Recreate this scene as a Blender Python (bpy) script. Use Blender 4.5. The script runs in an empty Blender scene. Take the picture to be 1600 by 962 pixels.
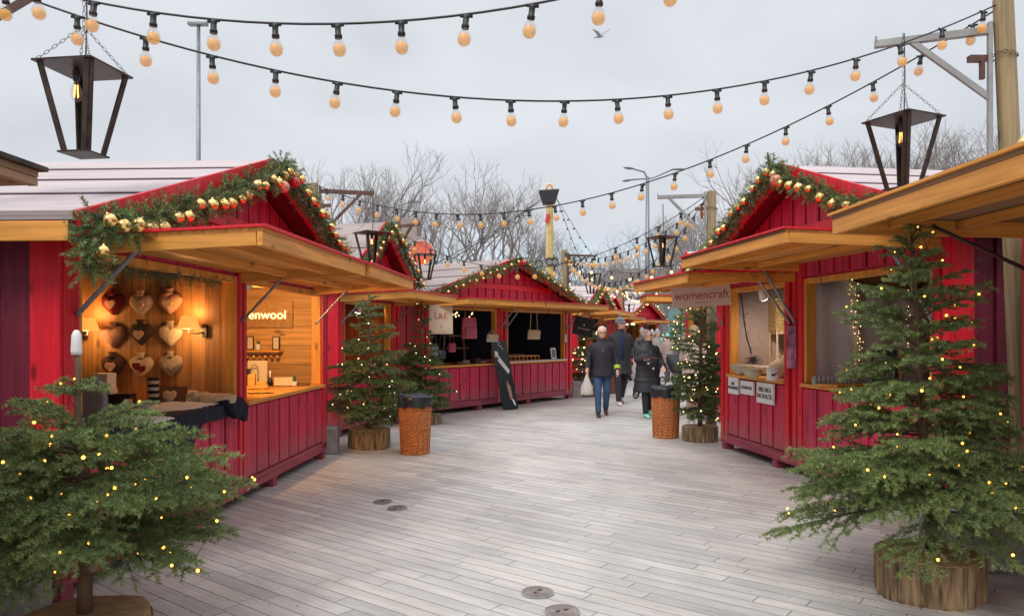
import bpy, math, random
import numpy as np
from mathutils import Vector, Matrix
PI = math.pi
rnd = random.Random(7)
nrg = np.random.default_rng(11)
S = bpy.context.scene
COL = S.collection
F = 1155.0; HZ = 520.0; EYE = 1.6
def at(px, py, Y):
    return Vector(((px-800)/F*Y, Y, EYE-(py-HZ)/F*Y))

# ------------------------------------------------------------------ materials
def nmat(name):
    m = bpy.data.materials.new(name); m.use_nodes = True
    nt = m.node_tree; b = nt.nodes['Principled BSDF']
    return m, nt, b
def mat(name, col, rough=.6, var=.0, scale=(6,6,6), bump=0., metal=0., col2=None, detail=4, spec=.5, emit=None, estr=0., coat=0., objrand=0.):
    m, nt, b = nmat(name); N = nt.nodes; L = nt.links
    b.inputs['Roughness'].default_value = rough
    b.inputs['Metallic'].default_value = metal
    b.inputs['Specular IOR Level'].default_value = spec
    b.inputs['Coat Weight'].default_value = coat
    c = (*col, 1)
    b.inputs['Base Color'].default_value = c
    if emit:
        b.inputs['Emission Color'].default_value = (*emit, 1); b.inputs['Emission Strength'].default_value = estr
    if var or bump or col2:
        tc = N.new('ShaderNodeTexCoord'); mp = N.new('ShaderNodeMapping'); mp.inputs['Scale'].default_value = scale
        L.new(tc.outputs['Object'], mp.inputs['Vector'])
        nz = N.new('ShaderNodeTexNoise'); nz.inputs['Scale'].default_value = 1; nz.inputs['Detail'].default_value = detail
        nz.inputs['Roughness'].default_value = .6
        L.new(mp.outputs[0], nz.inputs['Vector'])
        cr = N.new('ShaderNodeValToRGB'); L.new(nz.outputs['Fac'], cr.inputs['Fac'])
        lo = tuple(x*(1-var) for x in col); hi = tuple(min(1, x*(1+var)) for x in (col2 or col))
        cr.color_ramp.elements[0].position = .32; cr.color_ramp.elements[0].color = (*lo, 1)
        cr.color_ramp.elements[1].position = .68; cr.color_ramp.elements[1].color = (*hi, 1)
        out = cr.outputs['Color']
        nz2 = N.new('ShaderNodeTexNoise'); nz2.inputs['Scale'].default_value = .8; nz2.inputs['Detail'].default_value = 3
        L.new(tc.outputs['Object'], nz2.inputs['Vector'])
        mr = N.new('ShaderNodeMapRange'); mr.inputs['From Min'].default_value = .3; mr.inputs['From Max'].default_value = .7
        mr.inputs['To Min'].default_value = 1-var*.7; mr.inputs['To Max'].default_value = 1+var*.5
        L.new(nz2.outputs['Fac'], mr.inputs['Value'])
        mx = N.new('ShaderNodeMix'); mx.data_type = 'RGBA'; mx.blend_type = 'MULTIPLY'; mx.inputs[0].default_value = 1
        L.new(out, mx.inputs[6]); L.new(mr.outputs[0], mx.inputs[7])
        L.new(mx.outputs[2], b.inputs['Base Color'])
        if bump:
            bp = N.new('ShaderNodeBump'); bp.inputs['Strength'].default_value = bump; bp.inputs['Distance'].default_value = .01
            L.new(nz.outputs['Fac'], bp.inputs['Height']); L.new(bp.outputs[0], b.inputs['Normal'])
    return m
M = {}
def wood(name, col, axis=0, var=.22, rough=.55, bump=.25, plank=0., paxis=1, dirt=False):
    """wood with stretched grain, knots and (optionally) plank to plank tone changes"""
    m, nt, b = nmat(name); N = nt.nodes; L = nt.links
    tc = N.new('ShaderNodeTexCoord')
    sc = [26, 26, 26]; sc[axis] = 1.3
    mp = N.new('ShaderNodeMapping'); mp.inputs['Scale'].default_value = sc
    L.new(tc.outputs['Object'], mp.inputs['Vector'])
    nz = N.new('ShaderNodeTexNoise'); nz.inputs['Scale'].default_value = 1; nz.inputs['Detail'].default_value = 5; nz.inputs['Distortion'].default_value = .6
    L.new(mp.outputs[0], nz.inputs['Vector'])
    cr = N.new('ShaderNodeValToRGB'); L.new(nz.outputs['Fac'], cr.inputs['Fac'])
    cr.color_ramp.elements[0].position = .3; cr.color_ramp.elements[0].color = (*[x*(1-var*1.5) for x in col], 1)
    cr.color_ramp.elements[1].position = .65; cr.color_ramp.elements[1].color = (*[min(1, x*(1+var*.5)) for x in col], 1)
    # knots
    s2 = [5, 5, 5]; s2[axis] = 2.2
    mp2 = N.new('ShaderNodeMapping'); mp2.inputs['Scale'].default_value = s2; L.new(tc.outputs['Object'], mp2.inputs['Vector'])
    vo = N.new('ShaderNodeTexVoronoi'); vo.inputs['Scale'].default_value = 1; L.new(mp2.outputs[0], vo.inputs['Vector'])
    mr = N.new('ShaderNodeMapRange'); mr.inputs['From Min'].default_value = .06; mr.inputs['From Max'].default_value = .14
    mr.inputs['To Min'].default_value = .4; mr.inputs['To Max'].default_value = 1
    L.new(vo.outputs['Distance'], mr.inputs['Value'])
    mx = N.new('ShaderNodeMix'); mx.data_type = 'RGBA'; mx.blend_type = 'MULTIPLY'; mx.inputs[0].default_value = 1
    L.new(cr.outputs[0], mx.inputs[6]); L.new(mr.outputs[0], mx.inputs[7])
    out = mx.outputs[2]; h = nz.outputs['Fac']
    if plank:
        sp = N.new('ShaderNodeSeparateXYZ'); L.new(tc.outputs['Object'], sp.inputs[0])
        dv = N.new('ShaderNodeMath'); dv.operation = 'DIVIDE'; dv.inputs[1].default_value = plank; L.new(sp.outputs[paxis], dv.inputs[0])
        fl = N.new('ShaderNodeMath'); fl.operation = 'FLOOR'; L.new(dv.outputs[0], fl.inputs[0])
        wn = N.new('ShaderNodeTexWhiteNoise'); wn.noise_dimensions = '1D'; L.new(fl.outputs[0], wn.inputs['W'])
        m2 = N.new('ShaderNodeMapRange'); m2.inputs['To Min'].default_value = .72; m2.inputs['To Max'].default_value = 1.15
        L.new(wn.outputs['Value'], m2.inputs['Value'])
        fr = N.new('ShaderNodeMath'); fr.operation = 'FRACT'; L.new(dv.outputs[0], fr.inputs[0])
        pp = N.new('ShaderNodeMath'); pp.operation = 'PINGPONG'; pp.inputs[1].default_value = .5; L.new(fr.outputs[0], pp.inputs[0])
        m3 = N.new('ShaderNodeMapRange'); m3.inputs['From Max'].default_value = .035; m3.inputs['To Min'].default_value = .25; m3.inputs['To Max'].default_value = 1
        L.new(pp.outputs[0], m3.inputs['Value'])
        a = N.new('ShaderNodeMix'); a.data_type = 'RGBA'; a.blend_type = 'MULTIPLY'; a.inputs[0].default_value = 1
        L.new(out, a.inputs[6]); L.new(m2.outputs[0], a.inputs[7])
        a2 = N.new('ShaderNodeMix'); a2.data_type = 'RGBA'; a2.blend_type = 'MULTIPLY'; a2.inputs[0].default_value = 1
        L.new(a.outputs[2], a2.inputs[6]); L.new(m3.outputs[0], a2.inputs[7]); out = a2.outputs[2]
    if dirt:   # splashed dirt and scuffs low on the boards, faded streaks higher up
        s3 = N.new('ShaderNodeSeparateXYZ'); L.new(tc.outputs['Object'], s3.inputs[0])
        n3 = N.new('ShaderNodeTexNoise'); n3.inputs['Scale'].default_value = 7; n3.inputs['Detail'].default_value = 7; n3.inputs['Roughness'].default_value = .7; L.new(tc.outputs['Object'], n3.inputs['Vector'])
        ad = N.new('ShaderNodeMath'); ad.operation = 'MULTIPLY_ADD'; L.new(n3.outputs['Fac'], ad.inputs[0]); ad.inputs[1].default_value = -.75; L.new(s3.outputs[2], ad.inputs[2])
        m4 = N.new('ShaderNodeMapRange'); m4.inputs['From Min'].default_value = .12; m4.inputs['From Max'].default_value = -.22; m4.inputs['To Max'].default_value = .6; L.new(ad.outputs[0], m4.inputs['Value'])
        x4 = N.new('ShaderNodeMix'); x4.data_type = 'RGBA'; L.new(m4.outputs[0], x4.inputs[0]); L.new(out, x4.inputs[6]); x4.inputs[7].default_value = (.24, .15, .14, 1)
        m5 = N.new('ShaderNodeMapRange'); m5.inputs['From Min'].default_value = .62; m5.inputs['From Max'].default_value = .74; m5.inputs['To Max'].default_value = .35; L.new(n3.outputs['Fac'], m5.inputs['Value'])
        x5 = N.new('ShaderNodeMix'); x5.data_type = 'RGBA'; L.new(m5.outputs[0], x5.inputs[0]); L.new(x4.outputs[2], x5.inputs[6]); x5.inputs[7].default_value = (.50, .16, .20, 1); out = x5.outputs[2]
    L.new(out, b.inputs['Base Color'])
    bp = N.new('ShaderNodeBump'); bp.inputs['Strength'].default_value = bump; bp.inputs['Distance'].default_value = .004
    L.new(h, bp.inputs['Height']); L.new(bp.outputs[0], b.inputs['Normal'])
    b.inputs['Roughness'].default_value = rough
    return m
M['red'] = wood('red_paint', (.72, .012, .030), 2, .18, .45, .35, dirt=True)
M['panel'] = wood('crimson_board', (.62, .026, .085), 2, .34, .55, .4, dirt=True)
M['side'] = wood('shade_darkened_board', (.16, .005, .028), 2, .3, .55, .3, dirt=True)  # stall red made darker in its colour to carry the side walls' shade
M['rail'] = wood('dusty_red_rail', (.36, .060, .095), 0, .3, .65, .3)
M['honey'] = wood('honey_spruce', (.76, .33, .06), 0, .2, .5)
M['honey_v'] = wood('honey_spruce_upright', (.76, .33, .06), 2, .2, .5)
M['honey_y'] = wood('honey_spruce_cross', (.76, .33, .06), 1, .2, .5)
M['honey_deck'] = wood('honey_boards', (.72, .31, .062), 0, .2, .5, plank=.14, paxis=1)
M['lining_v'] = wood('lining_boards_upright', (.50, .25, .085), 2, .25, .5, plank=.14, paxis=1)
M['lining_h'] = wood('lining_boards_level', (.60, .32, .11), 1, .18, .5, plank=.24, paxis=2)
M['brown_deck'] = wood('weathered_boards', (.36, .21, .11), 0, .25, .6, plank=.14, paxis=1)
M['navy'] = mat('dark_navy_cloth', (.016, .020, .055), .85, .2)
M['orange_wall'] = wood('orange_lining', (.50, .13, .04), 2, .2, .5, plank=.14, paxis=1)
M['roofing'] = mat('pale_roof_board', (.48, .415, .415), .85, .11, (9, 1.2, 9), .2, spec=.15)
M['roofing2'] = mat('grey_brown_roof_board', (.33, .27, .255), .9, .14, (9, 1.2, 9), .2, spec=.12)
M['purple'] = mat('purple_flashing', (.08, .03, .08), .5)
M['steel'] = mat('grey_steel', (.23, .24, .26), .45, .15, (8, 8, 8), .1, .6)
M['galv'] = mat('galvanised_steel', (.27, .28, .28), .5, .15, (9, 9, 9), .1, .4)
M['black_steel'] = mat('black_brown_steel', (.020, .017, .016), .42, .3, (12, 12, 12), .15, .4, col2=(.055, .035, .026))
M['rusty'] = mat('rusty_steel', (.13, .07, .055), .6, .3, (12, 12, 12), .15, .3)
M['black'] = mat('black_plastic', (.012, .012, .014), .45)
M['pole'] = wood('pole_wood', (.30, .23, .12), 2, .25, .7, .5)
M['gold'] = mat('gold_foil', (.95, .62, .22), .16, metal=1.)
M['gold2'] = mat('matt_gold', (.85, .55, .22), .32, metal=1.)
M['redball'] = mat('red_bauble', (.55, .02, .02), .25, coat=.5)
M['roseball'] = mat('rose_bauble', (.75, .28, .2), .3, metal=.5)
M['white'] = mat('white_paint', (.78, .77, .75), .5, .04, (5, 5, 5))
M['cream'] = mat('cream_board', (.68, .55, .40), .6, .06, (4, 4, 4))
M['signgrey'] = mat('warm_white_board', (.72, .62, .58), .6, .04, (4, 4, 4))
M['ink'] = mat('ink', (.03, .03, .035), .7)
M['redink'] = mat('red_ink', (.45, .07, .06), .6)
M['conc'] = mat('concrete', (.36, .36, .35), .9, .2, (9, 9, 9), .3)
M['bark'] = mat('bark', (.15, .095, .055), .95, .55, (30, 30, 4), 1.0, col2=(.30, .20, .11), detail=6)
M['cutwood'] = mat('cut_wood', (.48, .31, .16), .8, .25, (14, 14, 14), .4)
M['trunk'] = mat('fir_trunk', (.16, .10, .06), .9, .3, (40, 40, 6), .6)
M['wicker'] = mat('wicker', (.52, .18, .05), .6, .35, (30, 30, 60), .5)
M['bag'] = mat('black_bag_film', (.02, .023, .03), .28, bump=.6, scale=(14, 14, 14))
def emis(name, col, s, base=None):
    return mat(name, base or col, .5, emit=col, estr=s)
M['fairy'] = emis('fairy_light', (1, .44, .06), 5)
M['fairyw'] = emis('fairy_light_pale', (1, .66, .28), 3.2)
M['filament'] = emis('filament_lit', (1, .50, .12), 3.5)
M['farbulb'] = emis('far_bulb_lit', (1, .66, .34), 1.3)
M['neon'] = emis('lit_letters', (1, .62, .28), 2.2)
M['spot'] = emis('spot_face', (1, .86, .62), 12)
def glassish(name, tint, alpha, rough=.1):
    m, nt, b = nmat(name); N = nt.nodes; L = nt.links
    b.inputs['Base Color'].default_value = (*tint, 1); b.inputs['Roughness'].default_value = rough
    b.inputs['Alpha'].default_value = alpha
    return m
M['bulbglass'] = glassish('bulb_glass', (.30, .27, .22), .16, .03)
M['bulbamber'] = glassish('bulb_amber_core', (.78, .42, .09), .58, .3)
_b = M['bulbamber'].node_tree.nodes['Principled BSDF']; _b.inputs['Emission Color'].default_value = (1, .50, .12, 1); _b.inputs['Emission Strength'].default_value = .22
M['bulbpale'] = glassish('bulb_pale_core', (.93, .75, .45), .75, .3)
def needles():
    m, nt, b = nmat('needles'); N = nt.nodes; L = nt.links
    a = N.new('ShaderNodeAttribute'); a.attribute_name = 'tone'
    cr = N.new('ShaderNodeValToRGB'); L.new(a.outputs['Fac'], cr.inputs['Fac'])
    e = cr.color_ramp.elements
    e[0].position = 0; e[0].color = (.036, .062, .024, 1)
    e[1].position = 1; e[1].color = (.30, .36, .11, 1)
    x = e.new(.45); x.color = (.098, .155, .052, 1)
    tc = N.new('ShaderNodeTexCoord'); nz = N.new('ShaderNodeTexNoise'); nz.inputs['Scale'].default_value = 3.5
    L.new(tc.outputs['Object'], nz.inputs['Vector'])
    mr = N.new('ShaderNodeMapRange'); mr.inputs['From Min'].default_value = .3; mr.inputs['From Max'].default_value = .7
    mr.inputs['To Min'].default_value = .75; mr.inputs['To Max'].default_value = 1.3
    L.new(nz.outputs['Fac'], mr.inputs['Value'])
    mx = N.new('ShaderNodeMix'); mx.data_type = 'RGBA'; mx.blend_type = 'MULTIPLY'; mx.inputs[0].default_value = 1
    L.new(cr.outputs[0], mx.inputs[6]); L.new(mr.outputs[0], mx.inputs[7]); L.new(mx.outputs[2], b.inputs['Base Color'])
    b.inputs['Roughness'].default_value = .55
    return m
M['needle'] = needles()
_cm = {}
def cm(r, g, b, rough=.7, var=.12):
    k = (r, g, b, rough)
    if k not in _cm: _cm[k] = mat('cloth_tone', (r, g, b), rough, var, (20, 20, 20), .1)
    return _cm[k]

# ------------------------------------------------------------------ mesh builder
class MB:
    def __init__(s): s.v = []; s.f = []; s.m = []; s.mi = 0
    def add(s, vs, fs):
        o = len(s.v); s.v.extend([tuple(p) for p in vs]); s.f.extend([tuple(i+o for i in f) for f in fs]); s.m.extend([s.mi]*len(fs)); return s
    def hexa(s, p):   # 8 points: bottom 4 ccw, top 4 ccw
        return s.add(p, [(3,2,1,0),(4,5,6,7),(0,1,5,4),(1,2,6,5),(2,3,7,6),(3,0,4,7)])
    def box(s, x0, x1, y0, y1, z0, z1):
        return s.hexa([(x0,y0,z0),(x1,y0,z0),(x1,y1,z0),(x0,y1,z0),(x0,y0,z1),(x1,y0,z1),(x1,y1,z1),(x0,y1,z1)])
    def rbox(s, c, size, rot=None):
        R = rot.to_matrix() if rot is not None and not isinstance(rot, Matrix) else (rot or Matrix.Identity(3))
        hx, hy, hz = [q/2 for q in size]; c = Vector(c)
        P = [(-hx,-hy,-hz),(hx,-hy,-hz),(hx,hy,-hz),(-hx,hy,-hz),(-hx,-hy,hz),(hx,-hy,hz),(hx,hy,hz),(-hx,hy,hz)]
        return s.hexa([c+R@Vector(p) for p in P])
    def beam(s, a, b, w, h, up=(0,0,1)):
        a = Vector(a); b = Vector(b); d = (b-a).normalized(); u = Vector(up)
        x = d.cross(u)
        if x.length < 1e-4: x = d.cross(Vector((1,0,0)))
        x.normalize(); u = x.cross(d).normalized(); x *= w/2; u *= h/2
        return s.hexa([a-x-u, a+x-u, b+x-u, b-x-u, a-x+u, a+x+u, b+x+u, b-x+u])
    def tube(s, pts, r, n=8, cap=True, flat=1.):
        pts = [Vector(p) for p in pts]; rs = r if isinstance(r, (list, tuple)) else [r]*len(pts)
        vs = []; fs = []; prev = None
        for i, p in enumerate(pts):
            d = (pts[min(i+1, len(pts)-1)]-pts[max(i-1, 0)])
            if d.length < 1e-9: d = Vector((0,0,1))
            d.normalize()
            if prev is None:
                x = d.cross(Vector((0,0,1)))
                if x.length < .05: x = d.cross(Vector((0,1,0)))
            else: x = prev-d*prev.dot(d)
            x.normalize(); prev = x; y = d.cross(x)
            for k in range(n):
                a = 2*PI*k/n; vs.append(p+(x*math.cos(a)+y*math.sin(a)*flat)*rs[i])
        for i in range(len(pts)-1):
            for k in range(n):
                k2 = (k+1) % n; fs.append((i*n+k, i*n+k2, (i+1)*n+k2, (i+1)*n+k))
        if cap: fs.append(tuple(range(n-1, -1, -1))); fs.append(tuple((len(pts)-1)*n+k for k in range(n)))
        return s.add(vs, fs)
    def lathe(s, prof, n=16, c=(0,0,0), sx=1, sy=1):
        vs = []; fs = []
        for (r, z) in prof:
            for k in range(n):
                a = 2*PI*k/n; vs.append((c[0]+r*math.cos(a)*sx, c[1]+r*math.sin(a)*sy, c[2]+z))
        for i in range(len(prof)-1):
            for k in range(n):
                k2 = (k+1) % n; fs.append((i*n+k, i*n+k2, (i+1)*n+k2, (i+1)*n+k))
        fs.append(tuple(range(n-1, -1, -1))); fs.append(tuple((len(prof)-1)*n+k for k in range(n)))
        return s.add(vs, fs)
    def ball(s, c, r, n=12, m=8, rot=None):
        rx, ry, rz = (r, r, r) if not isinstance(r, (tuple, list)) else r
        vs = []; fs = []; c = Vector(c)
        for i in range(m+1):
            t = PI*i/m
            for k in range(n):
                a = 2*PI*k/n
                p = Vector((rx*math.sin(t)*math.cos(a), ry*math.sin(t)*math.sin(a), -rz*math.cos(t)))
                if rot is not None: p = rot@p
                vs.append(c+p)
        for i in range(m):
            for k in range(n):
                k2 = (k+1) % n; fs.append((i*n+k, i*n+k2, (i+1)*n+k2, (i+1)*n+k))
        return s.add(vs, fs)
    def prism(s, poly, axis, a, b):
        """poly: 2D points (ccw seen from +axis); axis 'y' -> poly in xz"""
        n = len(poly)
        def P(p, t): return {'x': (t, p[0], p[1]), 'y': (p[0], t, p[1]), 'z': (p[0], p[1], t)}[axis]
        vs = [P(p, a) for p in poly]+[P(p, b) for p in poly]
        fs = [tuple(range(n)), tuple(range(2*n-1, n-1, -1))]+[(i, i+n, (i+1) % n+n, (i+1) % n) for i in range(n)]
        return s.add(vs, fs)
    def loft(s, rings, n=16, close=True):
        """rings: (center, rx, ry) horizontal ellipses"""
        vs = []; fs = []
        for (c, rx, ry) in rings:
            for k in range(n):
                a = 2*PI*k/n; vs.append((c[0]+rx*math.cos(a), c[1]+ry*math.sin(a), c[2]))
        for i in range(len(rings)-1):
            for k in range(n):
                k2 = (k+1) % n; fs.append((i*n+k, i*n+k2, (i+1)*n+k2, (i+1)*n+k))
        if close: fs.append(tuple(range(n-1, -1, -1))); fs.append(tuple((len(rings)-1)*n+k for k in range(n)))
        return s.add(vs, fs)
    def build(s, name, m, parent=None, smooth=False, bevel=0., remesh=0., fix=True, loc=None, solid=0.):
        me = bpy.data.meshes.new(name); me.from_pydata(s.v, [], s.f)
        ms = m if isinstance(m, (list, tuple)) else [m]
        for q in ms: me.materials.append(M[q] if isinstance(q, str) else q)
        if len(ms) > 1: me.polygons.foreach_set('material_index', s.m)
        me.validate()
        if fix:
            import bmesh
            bm = bmesh.new(); bm.from_mesh(me); bmesh.ops.recalc_face_normals(bm, faces=bm.faces); bm.to_mesh(me); bm.free()
        if smooth: me.polygons.foreach_set('use_smooth', [True]*len(me.polygons))
        o = bpy.data.objects.new(name, me); COL.objects.link(o)
        if parent: o.parent = parent
        if loc is not None: o.location = loc
        if remesh:
            r = o.modifiers.new('r', 'REMESH'); r.mode = 'VOXEL'; r.voxel_size = remesh; r.use_smooth_shade = True
            q = o.modifiers.new('s', 'SMOOTH'); q.iterations = 3; q.factor = .6
        if solid:
            q = o.modifiers.new('t', 'SOLIDIFY'); q.thickness = solid
        if bevel:
            q = o.modifiers.new('b', 'BEVEL'); q.width = bevel; q.segments = 2; q.limit_method = 'ANGLE'
        return o
def tag(o, label=None, cat=None, group=None, kind=None):
    if label: o['label'] = label
    if cat: o['category'] = cat
    if group: o['group'] = group
    if kind: o['kind'] = kind
    return o
def thing(name, label, cat, loc=(0,0,0), rz=0., group=None):
    o = bpy.data.objects.new(name, None); COL.objects.link(o); o.location = loc; o.rotation_euler = (0, 0, rz)
    o.empty_display_size = .1
    return tag(o, label, cat, group)
def dup(root, loc=None, rz=None, label=None, group=None, scale=None):
    r = root.copy(); COL.objects.link(r)
    if loc is not None: r.location = loc
    if rz is not None: r.rotation_euler = (0, 0, rz)
    if scale is not None: r.scale = (scale,)*3
    if label: r['label'] = label
    if group: r['group'] = group
    for ch in list(root.children):
        c = ch.copy(); COL.objects.link(c); c.parent = r
        for g in list(ch.children):
            d = g.copy(); COL.objects.link(d); d.parent = c
    return r
def text(s, size, m, parent=None, loc=(0,0,0), rot=(PI/2,0,0), depth=.002, name='lettering', space=1., sx=1.):
    cu = bpy.data.curves.new(name, 'FONT'); cu.body = s; cu.size = size; cu.extrude = depth; cu.align_x = 'CENTER'; cu.align_y = 'CENTER'
    cu.space_character = space; cu.space_line = .95
    t = bpy.data.objects.new('tmp', cu); COL.objects.link(t)
    dg = bpy.context.evaluated_depsgraph_get()
    me = bpy.data.meshes.new_from_object(t.evaluated_get(dg)); me.materials.clear(); me.materials.append(M[m] if isinstance(m, str) else m)
    bpy.data.objects.remove(t)
    me.name = name
    o = bpy.data.objects.new(name, me); COL.objects.link(o); o.location = loc; o.rotation_euler = rot; o.scale = (sx, 1, 1)
    if parent: o.parent = parent
    return o
def lamp(parent, loc, power, col=(1, .62, .3), r=.04, kind='POINT', rot=None, name='lamp_glow'):
    l = bpy.data.lights.new(name, kind); l.energy = power; l.color = col; l.shadow_soft_size = r
    if kind == 'SPOT': l.spot_size = math.radians(110); l.spot_blend = .6
    o = bpy.data.objects.new(name, l); COL.objects.link(o); o.location = loc; o.parent = parent
    if rot: o.rotation_euler = rot
    return o
def mesh_from_arrays(name, V, Fc, m, parent=None, tone=None, smooth=False):
    """V (n,3), Fc (k,3) triangles"""
    me = bpy.data.meshes.new(name); me.vertices.add(len(V)); me.vertices.foreach_set('co', V.astype(np.float32).ravel())
    k = len(Fc); me.loops.add(k*3); me.loops.foreach_set('vertex_index', Fc.astype(np.int32).ravel())
    me.polygons.add(k); me.polygons.foreach_set('loop_start', np.arange(0, 3*k, 3, dtype=np.int32))
    me.update(calc_edges=True)
    me.materials.append(M[m] if isinstance(m, str) else m)
    if tone is not None:
        a = me.attributes.new('tone', 'FLOAT', 'POINT'); a.data.foreach_set('value', tone.astype(np.float32))
    o = bpy.data.objects.new(name, me); COL.objects.link(o)
    if parent: o.parent = parent
    return o
def needle_mesh(name, segs, parent, dens=500, ln=.022, wd=.0035, tone0=.35, spread=1.1):
    """segs: array (n,7): p0, p1, tip factor. One triangle per needle."""
    A = np.array([s[:3] for s in segs]); B = np.array([s[3:6] for s in segs]); T = np.array([s[6] for s in segs])
    Ld = np.linalg.norm(B-A, axis=1); cnt = np.maximum(1, (Ld*dens).astype(int)); idx = np.repeat(np.arange(len(A)), cnt)
    n = len(idx); t = nrg.random(n)[:, None]; D = (B-A)/np.maximum(Ld, 1e-6)[:, None]; d = D[idx]
    P = A[idx]*(1-t)+B[idx]*t
    q = nrg.normal(size=(n, 3)); q[:, 2] += .25; q -= d*np.sum(q*d, axis=1)[:, None]; q /= np.maximum(np.linalg.norm(q, axis=1), 1e-6)[:, None]
    nd = d*.65+q*spread; nd /= np.linalg.norm(nd, axis=1)[:, None]
    w = np.cross(nd, nrg.normal(size=(n, 3))); w /= np.maximum(np.linalg.norm(w, axis=1), 1e-6)[:, None]
    l = (ln*(.7+.6*nrg.random(n)))[:, None]
    V = np.empty((n, 3, 3)); V[:, 0] = P-w*wd*.5; V[:, 1] = P+w*wd*.5; V[:, 2] = P+nd*l
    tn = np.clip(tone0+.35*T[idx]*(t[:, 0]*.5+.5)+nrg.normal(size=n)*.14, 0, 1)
    tone = np.repeat(tn, 3)
    return mesh_from_arrays(name, V.reshape(-1, 3), np.arange(3*n).reshape(-1, 3), 'needle', parent, tone)
# ------------------------------------------------------------------ market stalls
def frame2(P, Q):
    P = Vector((*P, 0)); Q = Vector((*Q, 0)); d = Q-P
    return P, math.atan2(d.y, d.x), d.length
def boards(mb, x0, x1, z0, z1, w=.255, gap=.038, t=.03, y=0., ztop=None):
    """raised upright boards on a recessed backing; ztop(x) clips under a gable"""
    n = max(1, round((x1-x0+gap)/(w+gap))); w = (x1-x0-gap*(n-1))/n
    for i in range(n):
        a = x0+i*(w+gap); b = a+w
        if ztop:
            za, zb = ztop(a), ztop(b)
            if min(za, zb) < z0+.03: continue
            zm = max(za, zb)
            pts = [(a, z0), (b, z0), (b, zb)]
            if ztop((a+b)/2) > zm: pts.append(((a+b)/2, ztop((a+b)/2)))
            pts.append((a, za)); mb.prism(pts, 'y', y-t, y)
        else: mb.box(a, b, y-t, y, z0, z1)
def awning(root, x0, x1, out, zi, zl, zr, drop_in=0., deck='honey_deck', top='red', struts=(), rim='honey', stm='steel', strut_x=None, strut_in=.45, sz=1.70, xl=None, xr=None, th=.085):
    """open serving flap hinged at y=-.02, outer edge at y=-out"""
    xl = x0 if xl is None else xl; xr = x1 if xr is None else xr
    a = Vector((x0, -.03, zi)); b = Vector((x1, -.03, zi)); c = Vector((xr, -out, zr)); d = Vector((xl, -out, zl))
    up = Vector((0, 0, 1))
    mb = MB(); mb.hexa([a+up*.012, b+up*.012, c+up*.012, d+up*.012, a+up*.034, b+up*.034, c+up*.034, d+up*.034])
    o = mb.build('awning', deck, root)
    tb = MB(); e = Vector((.02, 0, 0)); f = Vector((0, -.025, 0))
    tb.hexa([a-e+up*.036, b+e+up*.036, c+e+f+up*.036, d-e+f+up*.036, a-e+up*.052, b+e+up*.052, c+e+f+up*.052, d-e+f+up*.052])
    tb.build('awning_top', top, o)
    rb = MB(); h = th
    for p, q, e in ((a, d, .02), (b, c, -.02)):
        MB().beam(p+Vector((e,0,.012-h/2)), q+Vector((e,.04,.012-h/2)), .035, h).build('side_rim', 'honey_y' if rim == 'honey' else rim, o, bevel=.003)
    rb.beam(d+Vector((0,.018,.010-h/2)), c+Vector((0,.018,.010-h/2)), .035, h)
    for k in (.36, .70):
        p = a.lerp(d, k); q = b.lerp(c, k); rb.beam(p+Vector((.04,0,-.018)), q+Vector((-.04,0,-.018)), .06, .055)
    rb.build('rim', rim, o, bevel=.003)
    for sx in (strut_x or (x0+.02, x1-.02)):
        k = (sx-x0)/(x1-x0); od = d.lerp(c, k); p = Vector((sx, -.06, sz)); q = Vector((sx, -strut_in, 0)); q.z = zi+(od.z-zi)*strut_in/out-.03
        sb = MB(); sb.beam(p, q, .012, .042, up=(1,0,0)); sb.ball(p, (.02,.02,.02), 8, 6); sb.ball(q, (.018,.018,.018), 8, 6)
        sb.build('strut', stm, o)
    return o
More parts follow.
